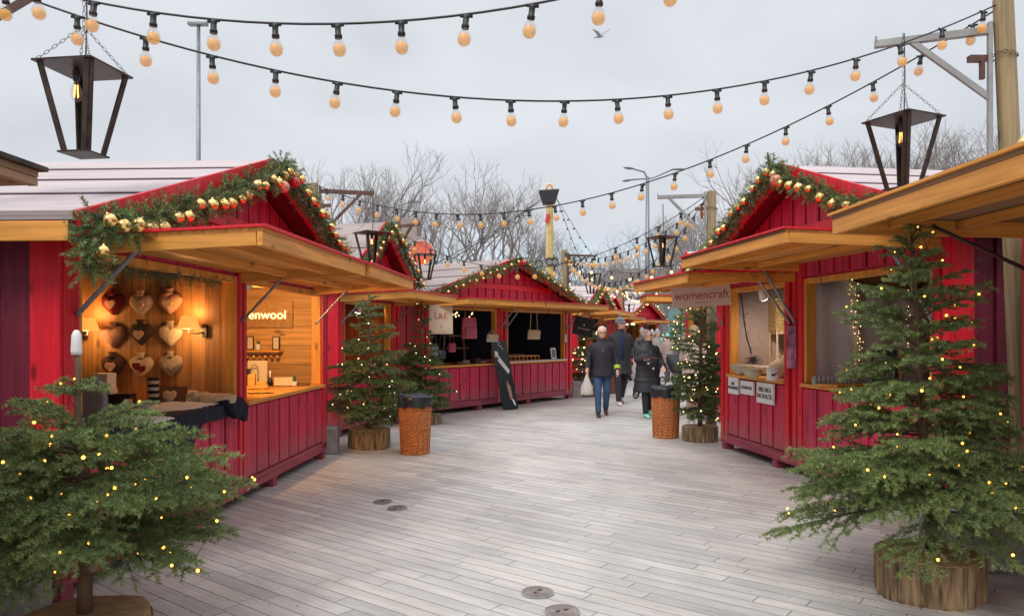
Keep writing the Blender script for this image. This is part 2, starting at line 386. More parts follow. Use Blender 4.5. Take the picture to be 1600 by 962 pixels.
def stall(label, P, Q, D=2.6, zs=.93, zh=2.12, eL=2.22, eR=2.22, pk=3.18, ov=.32, so=.3, opens=(), roofm='roofing', lining=None, part=None, pillars=(),
          wall='side', beam_z=2.58, name='market_stall', sill='honey', group='red market stalls', courses=4, detail=True, counter=True, frontw='panel', xpk=None):
    P, ang, L = frame2(P, Q)
    r = thing(name, label, 'market stall', P, ang, group)
    xp = L/2 if xpk is None else xpk
    def zt(x):   # roof underside over the wall
        return (eL+(pk-eL)*(x+so)/(xp+so)) if x <= xp else (eR+(pk-eR)*(L+so-x)/(L+so-xp))
    zw = min(zt(0), zt(L))-.04
    # lower front, per opening; upper strip; pillars as corner boards
    edges = [0]+[v for o in opens for v in (o[0], o[1])]+[L]
    for (a, b, *_) in opens:
        mb = MB(); mb.box(a-.03, b+.03, .0, .03, .2, zs-.01); boards(mb, a, b, .235, zs-.03)
        mb.build('front_panel', frontw, r, bevel=.004)
        tb = MB(); tb.box(a-.0, a+.055, -.02, .09, zs+.03, zh); tb.box(b-.055, b, -.02, .09, zs+.03, zh)
        tb.box(a+.056, b-.056, -.018, .07, zh-.06, zh)
        tb.build('opening_trim', 'honey_v', r, bevel=.003)
        if counter:
            cb = MB(); cb.box(a, b, -.07, 1.15, zs-.012, zs+.028); cb.build('counter', sill, r, bevel=.004)
    for i in range(0, len(edges), 2):
        a, b = edges[i], edges[i+1]
        mb = MB(); mb.box(a, b, -.004, .05, .13, zw)
        w = (b-a)
        if w > .16:
            mb.box(a, a+min(.09, w*.4), -.045, -.004, .13, zw); mb.box(b-min(.09, w*.4), b, -.045, -.004, .13, zw)
            if w > .3: mb.box((a+b)/2-.04, (a+b)/2+.04, -.03, -.004, .13, zw)
        else: mb.box(a, b, -.04, -.004, .13, zw)
        mb.build('corner_post', 'red', r, bevel=.004)
    mb = MB(); mb.box(0, L, .0, .04, zh+.002, zw+.001); 
    gp = [(.03, zw), (L-.03, zw), (L-.03, zt(L-.03)-.04), (xp, zt(xp)-.04), (.03, zt(.03)-.04)]
    mb.prism(gp, 'y', .002, .035); boards(mb, .04, L-.04, zh+.03, 0, w=.22, gap=.045, ztop=lambda x: zt(x)-.05)
    mb.build('gable_panel', frontw, r, bevel=.003)
    mb = MB()
    xa = xp-(zt(xp)-beam_z)/((zt(xp)-zt(0))/xp)+.12; xb = xp+(zt(xp)-beam_z)/((zt(xp)-zt(L))/(L-xp))-.12
    mb.box(xa, xb, -.055, -.031, beam_z-.05, beam_z+.06); mb.build('gable_beam', 'red', r, bevel=.003)
    # base rail and feet
    mb = MB(); mb.box(-.02, L+.02, -.04, .06, .10, .215); mb.box(-.02, .06, .06, D, .10, .215); mb.box(L-.06, L+.02, .06, D, .10, .215)
    mb.build('base_rail', 'rail', r, bevel=.004)
    n = 4
    for k in range(n):
        x = .05+(L-.1)*k/(n-1)
        MB().box(x-.06, x+.06, -.02, .1, 0, .098).build('foot_block', 'rail', r)
        MB().box(x-.06, x+.06, D-.15, D-.03, 0, .098).build('foot_block', 'rail', r)
    # sides and back
    for sx, e in ((0, 1), (L, -1)):
        mb = MB(); xi = sx+e*.03
        mb.box(min(sx, xi), max(sx, xi), .06, D, .216, zw)
        x1 = sx-e*.02; n = int(D/.22)
        for k in range(n):
            y0 = .16+k*(D-.26)/n; mb.box(min(sx, x1), max(sx, x1), y0, y0+(D-.26)/n-.035, .22, zw)
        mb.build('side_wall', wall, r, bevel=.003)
        mb = MB(); mb.box(min(sx-e*.035, sx), max(sx-e*.035, sx), -.03, .15, .13, zw); mb.build('corner_board', 'red', r, bevel=.003)
        mb = MB(); mb.box(min(sx-e*.03, sx), max(sx-e*.03, sx), D-.1, D, .13, zw); mb.build('corner_board', 'red', r, bevel=.003)
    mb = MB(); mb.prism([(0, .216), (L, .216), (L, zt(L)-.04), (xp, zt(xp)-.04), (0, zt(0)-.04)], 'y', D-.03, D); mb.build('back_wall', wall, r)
    mb = MB(); mb.box(.03, L-.03, .06, D-.03, .16, .2); mb.build('floor_boards', 'brown_deck', r)
    # roof
    th = .035; y0 = -ov; y1 = D+.25
    for sgn in (0, 1):
        xe, ze = ((-so, eL) if sgn == 0 else (L+so, eR))
        a = Vector((xe, 0, ze)); b = Vector((xp, 0, pk)); nrm = Vector((-(b.z-a.z), 0, b.x-a.x)).normalized()
        if nrm.z < 0: nrm = -nrm
        mb = MB()
        def slab(p, q, lo, hi, lo2=None, hi2=None):
            lo2 = lo if lo2 is None else lo2; hi2 = hi if hi2 is None else hi2
            pts = [p+nrm*lo, q+nrm*lo2, q+nrm*hi2, p+nrm*hi]
            v = [Vector((t.x, y0+.03, t.z)) for t in pts]+[Vector((t.x, y1, t.z)) for t in pts]
            mb.add(v, [(0,1,2,3), (7,6,5,4), (0,4,5,1), (1,5,6,2), (2,6,7,3), (3,7,4,0)])
        slab(a, b, 0, .02)
        for c in range(courses):
            p = a.lerp(b, c/courses); q = a.lerp(b, min(1, (c+1)/courses+.02))
            mb.mi = 0; slab(p, q, .024 if c else .022, .050, .022, .034)
            if c:
                mb.mi = 1; slab(p-(b-a).normalized()*.005, p, .030, .044)
        ro = mb.build('roof_slope', [roofm, 'purple'], r)
        rb = MB(); uf = -nrm*.055
        A0 = a+uf*1.0; B0 = b+uf*1.0
        rb.beam((A0.x, y0+.012, A0.z+.03), (B0.x, y0+.012, B0.z+.03), .03, .15, up=nrm)
        rb.build('rake_board', 'red', ro, bevel=.003)
        sb = MB(); off = -nrm*.02
        v = [a+off*1.0, b+off*1.0]
        pts = [v[0], v[1], v[1]+nrm*.017, v[0]+nrm*.017]
        vv = [Vector((t.x, y0+.035, t.z)) for t in pts]+[Vector((t.x, y1-.02, t.z)) for t in pts]
        sb.add(vv, [(0,1,2,3), (7,6,5,4), (0,4,5,1), (1,5,6,2), (2,6,7,3), (3,7,4,0)])
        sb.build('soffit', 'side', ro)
        eb = MB(); eb.box(min(xe, xe+.03*(1 if sgn == 0 else -1)), max(xe, xe+.03*(1 if sgn == 0 else -1)), y0+.06, y1, ze-.115, ze-.006); eb.build('eave_board', 'honey_y', ro, bevel=.003)
    # lining and partition
    if lining:
        for i, (a, b, *_) in enumerate(opens):
            lm = lining[i % len(lining)]
            xa_ = .034 if i == 0 else None
            pass
        xs = [.034]+list(part or [])+[L-.034]
        for i in range(len(xs)-1):
            lv, lh = lining[i % len(lining)]
            a = xs[i]+.012; b = xs[i+1]-.012
            mb = MB(); mb.box(a, b, D-.06, D-.034, .2, zw); mb.build('back_lining', lv, r)
            mb = MB(); mb.box(b-.022, b, .1, D-.062, .2, zw-.02); mb.build('partition_lining', lh, r)
            mb = MB(); mb.box(a, a+.022, .1, D-.062, .2, zw-.02); mb.build('side_lining', lh, r)
    rf = MB()
    for k in range(3):
        y = .5+k*(D-.9)/2; rf.box(.05, L-.05, y-.03, y+.03, zw-.10, zw-.02)
    rf.build('ceiling_joists', 'honey', r)
    r['_dummy'] = 0; del r['_dummy']
    return r, L, zt

def garland(label, pts, seglen=.05, R=.12, dens=420, ln=.024, wd=.004, name='fir_garland', per=6, parentthing=None):
    pts = [Vector(p) for p in pts]
    o = thing(name, label, 'garland', pts[0], 0, 'fir garlands on the stall gables')
    segs = []; base = pts[0]; path = []
    for a, b in zip(pts, pts[1:]):
        n = max(1, int((b-a).length/seglen)); d = (b-a).normalized()
        for k in range(n):
            p = a.lerp(b, k/n)-base
            path.append(p)
            for j in range(per):
                q = Vector((nrg.normal(), nrg.normal(), nrg.normal()-.05)); q -= d*q.dot(d)*.6; q.normalize()
                q = (q+d*rnd.uniform(-.5, .7)+Vector((0,0,-.25))).normalized()
                l = R*rnd.uniform(.55, 1.25); m = p+q*l*.5; e = p+q*l+Vector((0, 0, -l*.12))
                segs.append((*p, *m, .1)); segs.append((*m, *e, 1.))
    path.append(pts[-1]-base)
    MB().tube(path, .012, 5).build('rope', 'trunk', o)
    needle_mesh('foliage', segs, o, dens, ln, wd, .30)
    return o
_ball = {}
def bauble(p, r, m, label, group):
    k = m
    if k not in _ball:
        mb = MB(); mb.lathe([(0, -1), (.2, -.98), (.5, -.866), (.78, -.62), (.95, -.31), (1, 0), (.95, .31), (.78, .62), (.5, .866), (.2, .98), (.16, 1.0), (.16, 1.16), (.03, 1.18), (.02, 1.3), (0, 1.3)], 20)
        o = mb.build('bauble', m, None, smooth=True); _ball[k] = o; first = True
    else:
        o = bpy.data.objects.new('bauble', _ball[k].data); COL.objects.link(o)
    o.location = p; o.scale = (r, r, r); o.rotation_euler = (rnd.uniform(-.4, .4), rnd.uniform(-.4, .4), rnd.uniform(0, 6))
    tag(o, label, 'bauble', group); return o

# ------------------------------------------------------------------ fir trees
def interp(tab, x):
    if x <= tab[0][0]: return tab[0][1]
    for (a, va), (b, vb) in zip(tab, tab[1:]):
        if x <= b: return va+(vb-va)*(x-a)/(b-a)
    return tab[-1][1]
def fir(label, loc, H, prof, log=(.33, .24), lean=(0, 0), step=.10, per=7, twig=.06, sub=True, dens=520, ln=.022, wd=.0034, seed=1, lights=60, lt='fairy', lr=.008,
        z0=.35, leader=.25, group='lit fir trees on log bases', loglabel='', logoff=(0, 0), tone=.33, lightlabel='', droop=.22, trunkr=.035):
    R = random.Random(seed)
    x, y = loc; logh = log[1]
    # log base: a thing of its own carrying the tree
    lb = thing('log_base', loglabel, 'log', (x+logoff[0], y+logoff[1], 0), R.uniform(0, 3), 'log slices under the fir trees')
    mb = MB(); n = 120; vs = []; fs = []
    rad = [log[0]*(1+.05*math.sin(2*k*2*PI/n+seed)+.03*math.sin(5*k*2*PI/n)+.018*(-1)**k*R.random()+R.uniform(-.022, .022)) for k in range(n)]
    lv = [0, .02, .07, .12, .17, logh-.02, logh]
    for i, z in enumerate(lv):
        for k in range(n):
            a = 2*PI*k/n; rr = rad[k]*(1.0 if 0 < i < 6 else .985)*(1+R.uniform(-.008, .008)); vs.append((rr*math.cos(a), rr*math.sin(a), z*(logh/lv[-1])))
    for i in range(6):
        for k in range(n): fs.append((i*n+k, i*n+(k+1) % n, (i+1)*n+(k+1) % n, (i+1)*n+k))
    mb.add(vs, fs); mb.build('bark', 'bark', lb, smooth=False)
    mb = MB(); mb.add([(rad[k]*.975*math.cos(2*PI*k/n), rad[k]*.975*math.sin(2*PI*k/n), logh-.012+j*.016) for j in (0, 1) for k in range(n)], [tuple(range(n, 2*n)), tuple(range(n-1, -1, -1))]+[(k, (k+1) % n, n+(k+1) % n, n+k) for k in range(n)])
    mb.build('cut_face', 'cutwood', lb)
    t = thing('fir_tree', label, 'fir tree', (x, y, logh), 0, group)
    Hh = H-logh
    tp = [Vector((lean[0]*k, lean[1]*k, Hh*k)) for k in (0, .15, .3, .45, .6, .75, .9, 1)]
    for p in tp[1:-1]: p.x += R.uniform(-.012, .012); p.y += R.uniform(-.012, .012)
    MB().tube(tp, [trunkr*(1-.85*k/7)+.003 for k in range(8)], 8).build('trunk', 'trunk', t, smooth=True)
    def tpos(z):
        k = max(0, min(1, z/Hh)); return Vector((lean[0]*k, lean[1]*k, Hh*k))
    segs = []; wood = MB(); tips = []
    z = z0; az = R.uniform(0, 6)
    while z < Hh-leader*.35:
        Rr = interp(prof, z+logh)
        top = z/Hh
        m = per if top < .62 else max(4, per-3)
        st = step*(1 if top < .5 else 1.5)
        for j in range(m):
            az += 2*PI/m+R.uniform(-.25, .25)
            Lb = Rr*R.uniform(.72, 1.08)
            zz = z+R.uniform(-.45, .45)*st
            el = math.radians(10+38*top**2+R.uniform(-15, 17)); dr = droop*(1-top*.8)*R.uniform(.4, 1.5)
            p = tpos(zz); pts = [p.copy()]
            K = 6
            for k in range(1, K+1):
                s = k/K; r_ = Lb*s
                pz = math.tan(el)*r_*(1-.45*s)-dr*Lb*s*s+.18*dr*Lb*s**4
                a2 = az+.12*math.sin(3*s+j)
                pts.append(p+Vector((math.cos(a2)*r_, math.sin(a2)*r_, pz)))
            wood.tube([pts[0], pts[3], pts[6]], [.004+.008*Lb, .003+.004*Lb, .0015], 4, cap=False)
            for k in range(K):
                if k == 0 and Lb > .3: continue
                segs.append((*pts[k], *pts[k+1], .3+.7*(k+1)/K))
            tips.append(pts[-1])
            # side twigs
            nt = max(2, int(Lb*.86/twig))
            for q in range(nt):
                s = .14+.84*(q+.5)/nt; fi = s*K; i0 = min(K-1, int(fi)); b = pts[i0].lerp(pts[i0+1], fi-i0)
                d = (pts[i0+1]-pts[i0]).normalized()
                for sd in (-1, 1):
                    lt_ = min(.36, Lb*.5*(1.08-s)+.045)*R.uniform(.7, 1.1)
                    side = d.cross(Vector((0, 0, 1))).normalized()*sd
                    e = (d*.72+side*.75+Vector((0, 0, R.uniform(-.38, .34)-dr*.4))).normalized()
                    mid = b+e*lt_*.55; en = b+e*lt_+d*lt_*.12+Vector((0, 0, -lt_*.12))
                    segs.append((*b, *mid, .4)); segs.append((*mid, *en, 1.)); tips.append(mid)
                    if sub and lt_ > .1:
                        for w in range(int(lt_/.065)):
                            u = (w+.8)/(int(lt_/.065)+1); bb = b.lerp(en, u)
                            s2 = e.cross(Vector((0, 0, 1))).normalized()*(1 if w % 2 else -1)
                            ee = (e*.7+s2*.75+Vector((0, 0, R.uniform(-.35, .3)))).normalized(); l2 = .085*R.uniform(.6, 1.1)*(1.1-u*.5)
                            segs.append((*bb, *(bb+ee*l2), .9))
        z += st
    # leader
    a, b = tpos(Hh-leader*.4), tpos(Hh)+Vector((0, 0, .01)); segs.append((*a, *b, .6))
    wood.build('limbs', 'trunk', t)
    needle_mesh('foliage', segs, t, dens, ln, wd, tone)
    if lights:
        lc = thing('light_chain', lightlabel, 'fairy lights', (x, y, logh), 0, 'fairy light chains in the fir trees')
        R.shuffle(tips); pool = tips[:lights]; pick = [min(pool, key=lambda p: p.z)]; pool.remove(pick[0])
        while pool:   # one wire wandering from each bulb to the nearest next
            q = min(pool, key=lambda p: (p-pick[-1]).length); pool.remove(q); pick.append(q)
        pick = [p+Vector((R.uniform(-.03, .03), R.uniform(-.03, .03), R.uniform(-.01, .035))) for p in pick]
        wire = MB()
        for p, q in zip(pick, pick[1:]):
            m_ = (p+q)/2+Vector((0, 0, -.03-(p-q).length*.10)); m_.x *= .9; m_.y *= .9
            wire.tube([p, m_, q], .0018, 3, cap=False)
        wire.build('wire', 'black', lc)
        bm_ = None
        for p in pick:
            if bm_ is None:
                o = MB().ball((0, 0, 0), 1., 8, 6).build('bulb', lt, lc, smooth=True); bm_ = o.data
            else:
                o = bpy.data.objects.new('bulb', bm_); COL.objects.link(o); o.parent = lc
            o.location = p; s = lr*R.uniform(.75, 1.3); o.scale = (s, s, s)
    return t
# ------------------------------------------------------------------ ground
def paving():
    m, nt, b = nmat('plank_paving'); N = nt.nodes; L = nt.links
    def math_(op, a, b_=None, v=None):
        n = N.new('ShaderNodeMath'); n.operation = op; L.new(a, n.inputs[0])
        if b_ is not None: L.new(b_, n.inputs[1])
        if v is not None: n.inputs[1].default_value = v
        return n.outputs[0]
    tc = N.new('ShaderNodeTexCoord')
    ang = math.atan2(.61, -.79)
    mp = N.new('ShaderNodeMapping'); mp.inputs['Rotation'].default_value = (0, 0, -ang); L.new(tc.outputs['Object'], mp.inputs['Vector'])
    sp = N.new('ShaderNodeSeparateXYZ'); L.new(mp.outputs[0], sp.inputs[0]); u, v = sp.outputs[0], sp.outputs[1]
    W = .118; LN = 1.05
    row_f = math_('DIVIDE', v, v=W); row = math_('FLOOR', row_f)
    wn = N.new('ShaderNodeTexWhiteNoise'); wn.noise_dimensions = '1D'; L.new(row, wn.inputs['W'])
    off = math_('MULTIPLY', wn.outputs['Value'], v=7.3)
    uu = math_('ADD', math_('DIVIDE', u, v=LN), off); col = math_('FLOOR', uu)
    cv = N.new('ShaderNodeCombineXYZ'); L.new(row, cv.inputs[0]); L.new(col, cv.inputs[1])
    w2 = N.new('ShaderNodeTexWhiteNoise'); w2.noise_dimensions = '2D'; L.new(cv.outputs[0], w2.inputs['Vector'])
    fr = math_('FRACT', row_f); gv = math_('PINGPONG', fr, v=.5)
    fu = math_('FRACT', uu); gu = math_('MULTIPLY', math_('PINGPONG', fu, v=.5), v=LN/W)
    g = math_('MINIMUM', gv, gu)
    gm = N.new('ShaderNodeMapRange'); gm.inputs['From Min'].default_value = .012; gm.inputs['From Max'].default_value = .045; L.new(g, gm.inputs['Value'])
    cr = N.new('ShaderNodeValToRGB'); L.new(w2.outputs['Value'], cr.inputs['Fac']); e = cr.color_ramp.elements
    e[0].position = 0; e[0].color = (.40, .388, .37, 1); e[1].position = 1; e[1].color = (.56, .535, .50, 1)
    for p_, c_ in ((.12, (.445, .43, .41)), (.35, (.48, .458, .43)), (.6, (.505, .48, .45)), (.85, (.52, .485, .445))):
        q = e.new(p_); q.color = (*c_, 1)
    gr = N.new('ShaderNodeMapping'); gr.inputs['Scale'].default_value = (2.2, 30, 1); L.new(mp.outputs[0], gr.inputs['Vector'])
    cadd = N.new('ShaderNodeVectorMath'); cadd.operation = 'ADD'; L.new(gr.outputs[0], cadd.inputs[0]); L.new(w2.outputs['Color'], cadd.inputs[1])
    nz = N.new('ShaderNodeTexNoise'); nz.inputs['Scale'].default_value = 1.; nz.inputs['Detail'].default_value = 6; nz.inputs['Roughness'].default_value = .7; L.new(cadd.outputs[0], nz.inputs['Vector'])
    m1 = N.new('ShaderNodeMapRange'); m1.inputs['From Min'].default_value = .3; m1.inputs['From Max'].default_value = .7; m1.inputs['To Min'].default_value = .80; m1.inputs['To Max'].default_value = 1.2; L.new(nz.outputs['Fac'], m1.inputs['Value'])
    big = N.new('ShaderNodeTexNoise'); big.inputs['Scale'].default_value = .9; big.inputs['Detail'].default_value = 6; big.inputs['Roughness'].default_value = .65; big.inputs['Distortion'].default_value = .8; L.new(tc.outputs['Object'], big.inputs['Vector'])
    m2 = N.new('ShaderNodeMapRange'); m2.inputs['From Min'].default_value = .3; m2.inputs['From Max'].default_value = .7; m2.inputs['To Min'].default_value = .80; m2.inputs['To Max'].default_value = 1.15; L.new(big.outputs['Fac'], m2.inputs['Value'])
    sal = N.new('ShaderNodeTexNoise'); sal.inputs['Scale'].default_value = 5; sal.inputs['Detail'].default_value = 8; sal.inputs['Roughness'].default_value = .75; L.new(tc.outputs['Object'], sal.inputs['Vector'])
    m3 = N.new('ShaderNodeMapRange'); m3.inputs['From Min'].default_value = .60; m3.inputs['From Max'].default_value = .72; m3.inputs['To Min'].default_value = 0; m3.inputs['To Max'].default_value = .6; L.new(sal.outputs['Fac'], m3.inputs['Value'])
    def mul(a, f):
        x = N.new('ShaderNodeMix'); x.data_type = 'RGBA'; x.blend_type = 'MULTIPLY'; x.inputs[0].default_value = 1; L.new(a, x.inputs[6]); L.new(f, x.inputs[7]); return x.outputs[2]
    c = mul(mul(cr.outputs[0], m1.outputs[0]), m2.outputs[0])
    xs = N.new('ShaderNodeMix'); xs.data_type = 'RGBA'; L.new(m3.outputs[0], xs.inputs[0]); L.new(c, xs.inputs[6]); xs.inputs[7].default_value = (.60, .58, .56, 1)
    xg = N.new('ShaderNodeMix'); xg.data_type = 'RGBA'; L.new(gm.outputs[0], xg.inputs[0]); xg.inputs[6].default_value = (.17, .16, .15, 1); L.new(xs.outputs[2], xg.inputs[7])
    L.new(xg.outputs[2], b.inputs['Base Color'])
    rr = N.new('ShaderNodeMapRange'); rr.inputs['To Min'].default_value = .38; rr.inputs['To Max'].default_value = .75; L.new(big.outputs['Fac'], rr.inputs['Value']); L.new(rr.outputs[0], b.inputs['Roughness'])
    bp = N.new('ShaderNodeBump'); bp.inputs['Strength'].default_value = .5; bp.inputs['Distance'].default_value = .006
    hh = math_('ADD', gm.outputs[0], math_('MULTIPLY', nz.outputs['Fac'], v=.5)); L.new(hh, bp.inputs['Height']); L.new(bp.outputs[0], b.inputs['Normal'])
    return m
M['paving'] = paving()
mb = MB(); mb.add([(-600, -60, 0), (600, -60, 0), (600, 900, 0), (-600, 900, 0)], [(0, 1, 2, 3)])
tag(mb.build('ground', 'paving'), kind='structure')
mb = MB(); pts = []
hp = [(-500, 14), (-300, 26), (-150, 22), (-40, 30), (20, 42), (60, 40), (110, 30), (200, 26), (350, 34), (520, 20)]
vs = []; 
for (x, h) in hp:
    for (dy, k) in ((0, 0), (60, .75), (130, 1), (260, .6)): vs.append((x, 420+dy, h*k))
fs = [(i*4+j, (i+1)*4+j, (i+1)*4+j+1, i*4+j+1) for i in range(len(hp)-1) for j in range(3)]
mb.add(vs, fs); M['hill'] = mat('wooded_hill', (.20, .23, .25), .95, .2, (.1, .1, .1)); tag(mb.build('hills', 'hill', smooth=True), kind='structure')

M['cover'] = mat('grey_brown_cover', (.25, .21, .19), .7, .25, (20, 20, 20), .2)
# manhole covers
def cover(px, py, r, label):
    Y = EYE*F/(py-HZ); p = at(px, py, Y); o = thing('manhole_cover', label, 'manhole cover', (p.x, p.y, .004), rnd.uniform(0, 3), 'round metal covers in the paving')
    MB().lathe([(0, 0), (r, 0), (r, .004), (0, .004)], 36).build('frame', 'conc', o)
    mb = MB()
    for k in range(5):
        a = r*(.93-.17*k); mb.lathe([(a, .0045), (a, .008), (a-.05*r, .008), (a-.05*r, .0045)], 36)
    mb.lathe([(0, .0045), (r*.9, .0045), (r*.9, .0055), (0, .0055)], 36)
    mb.build('ribbed_plate', M['cover'], o)
    mb = MB()
    for s in (-1, 1): mb.box(s*r*.26-.014, s*r*.26+.014, -.008, .008, .0085, .0095)
    mb.build('lifting_slot', 'ink', o)
cover(840, 926, .103, 'brownish ringed cover just beyond the nearest one in the paving'); cover(878, 956, .105, 'nearest round metal cover in the paving, cut by the photo edge')
cover(598, 784, .094, 'farthest small round cover out in the left of the aisle'); cover(621, 794, .094, 'small round cover just nearer than the farthest one')

# concrete blocks
def block(x0, x1, y0, y1, h, label, rz=0):
    mb = MB(); mb.box(-(x1-x0)/2, (x1-x0)/2, -(y1-y0)/2, (y1-y0)/2, 0, h); o = mb.build('concrete_block', 'conc', bevel=.012)
    o.location = ((x0+x1)/2, (y0+y1)/2, 0); o.rotation_euler = (0, 0, rz); tag(o, label, 'concrete block', 'concrete weights beside the stalls')
block(-3.35, -2.62, 3.6, 4.22, .26, 'concrete weight block behind the front left fir tree')
block(3.05, 3.9, 4.95, 5.55, .30, 'concrete weight block behind the large right fir tree')
block(-2.53, -2.33, 9.75, 10.05, .34, 'slim concrete block between left stall corner and log base', .1)
block(1.47, 1.72, 18.3, 18.6, .4, 'small pale concrete block at the far corner of the handbag stall', .2)

# ------------------------------------------------------------------ poles with brackets, lanterns
def pole(label, base, top, arm_end, strut_at=.62, strut_z=.45, r=.072, arm_m='galv', name='wooden_pole'):
    base = Vector(base); top = Vector(top); ae = Vector(arm_end)
    o = thing(name, label, 'pole', base, 0, 'wooden poles carrying lanterns')
    MB().tube([Vector((0,0,0)), (top-base)*.5, top-base], [r*1.08, r, r*.94], 14).build('post', 'pole', o, bevel=.0)
    k = (ae.z-base.z)/(top.z-base.z); s = base.lerp(top, k); d = (Vector((ae.x, ae.y, 0))-Vector((s.x, s.y, 0))).normalized()
    st = s+d*(r+.02); st.z = ae.z
    mb = MB(); mb.beam(st-base, ae-base, .05, .055); mb.beam(ae-base-d*.01, ae-base+Vector((0, 0, .06))-d*.01, .05, .014, up=d); mb.build('bracket_arm', arm_m, o, bevel=.003)
    pl = MB(); pl.beam(st-base+Vector((0, 0, .06)), st-base-Vector((0, 0, .95)), .06, .03, up=d); pl.build('back_plate', arm_m, o, bevel=.003)
    mb = MB(); q = st.lerp(ae, strut_at); mb.beam(st-base-Vector((0, 0, strut_z)), q-base-Vector((0, 0, .02)), .04, .04); mb.build('strut', arm_m, o)
    mb = MB(); mb.rbox(st-base+d*.08-Vector((0, 0, .20)), (.13, .05, .045)); mb.rbox(st-base+d*.05-Vector((0, 0, .28)), (.03, .03, .15)); mb.build('clamp', 'rusty', o)
    mb = MB()
    for kk in range(12):
        a = 2*PI*kk/12; c = s-base+Vector((math.cos(a)*(r+.012), math.sin(a)*(r+.012), -.20+.01*math.sin(a*2)))
        mb.tube([c+Vector((-math.sin(a)*.02*math.cos(b_)-0, math.cos(a)*.02*math.cos(b_), .011*math.sin(b_))) for b_ in [j*PI/3 for j in range(7)]], .0035, 4, cap=False)
    mb.build('chain', 'rusty', o)
    return o
def chain(mb, a, b, link=.035, r=.0022):
    a = Vector(a); b = Vector(b); L_ = (b-a).length; n = max(1, int(L_/(link*.8))); d = (b-a).normalized()
    x = d.cross(Vector((.3, .5, .2))).normalized(); y = d.cross(x)
    for i in range(n):
        c = a.lerp(b, (i+.5)/n); w = x if i % 2 else y
        mb.tube([c+d*link*.5*math.cos(t)+w*link*.24*math.sin(t) for t in [j*PI/4 for j in range(9)]], r, 3, cap=False)
def lantern(label, p, h, wt, wb, ang, hang, simple=False, name='hanging_lantern', off=(0, 0)):
    """p = centre of the roof plate"""
    p = Vector(p); o = thing(name, label, 'lantern', p, ang, 'open steel lanterns on the poles')
    a = wt/2; b = wb/2
    mb = MB(); mb.box(-a, a, -a, a, -.006, .006); mb.build('top_plate', 'black_steel', o, bevel=.001)
    mb = MB(); mb.box(-b-.015, b+.015, -b-.015, b+.015, -h-.005, -h+.006); mb.build('bottom_plate', 'black_steel', o, bevel=.001)
    for sx in (-1, 1):
        for sy in (-1, 1):
            mb = MB(); T = Vector((sx*(a-.02), sy*(a-.02), -.007)); B = Vector((sx*b, sy*b, -h+.007)); w = .038*h/.5
            d = Vector((-sx*w, 0, 0)); e = Vector((0, -sy*w, 0)); t = .006
            for dd, tt in ((d, Vector((0, -sy*t, 0))), (e, Vector((-sx*t, 0, 0)))):   # angle iron
                mb.hexa([B, B+dd, B+dd+tt, B+tt, T, T+dd, T+dd+tt, T+tt])
            mb.build('upright', 'black_steel', o)
    mb = MB(); mb.lathe([(.0, -.08), (.017, -.08), (.02, -.05), (.02, -.015), (.008, -.007), (0, -.007)], 10); so2 = mb.build('socket', 'black', o); so2.location = (off[0], off[1], 0)
    s = h/.5
    mb = MB(); mb.lathe([(0, -.2*s), (.012*s, -.197*s), (.027*s, -.18*s), (.033*s, -.155*s), (.030*s, -.125*s), (.016*s, -.09*s), (.012*s, -.08*s), (0, -.08*s)], 14)
    bo = mb.build('bulb', 'bulbglass', o, smooth=True); bo.location = (off[0], off[1], 0)
    mb = MB()
    for k in range(4):
        c = k*PI/2; mb.tube([(.009*math.cos(c)*s, .009*math.sin(c)*s, -.1*s), (.014*math.cos(c)*s, .014*math.sin(c)*s, -.17*s)], .0028*s, 5)
    mb.build('filament', 'filament', bo)
    hp = Vector((0, 0, hang*.42)); cb = MB()
    if simple:
        for sx in (-1, 1):
            for sy in (-1, 1): cb.tube([(sx*a*.9, sy*a*.9, 0), hp], .003, 3)
        cb.tube([hp, (0, 0, hang)], .004, 4)
    else:
        for sx in (-1, 1):
            for sy in (-1, 1): chain(cb, (sx*(a-.02), sy*(a-.02), .006), hp)
        chain(cb, hp, (0, 0, hang))
    cb.build('chain', 'galv', o)
    MB().tube([(.01, 0, 0), (.02, .0, hang*.5), (.012, 0, hang)], .005, 5).build('cable', 'black', o)
    return o
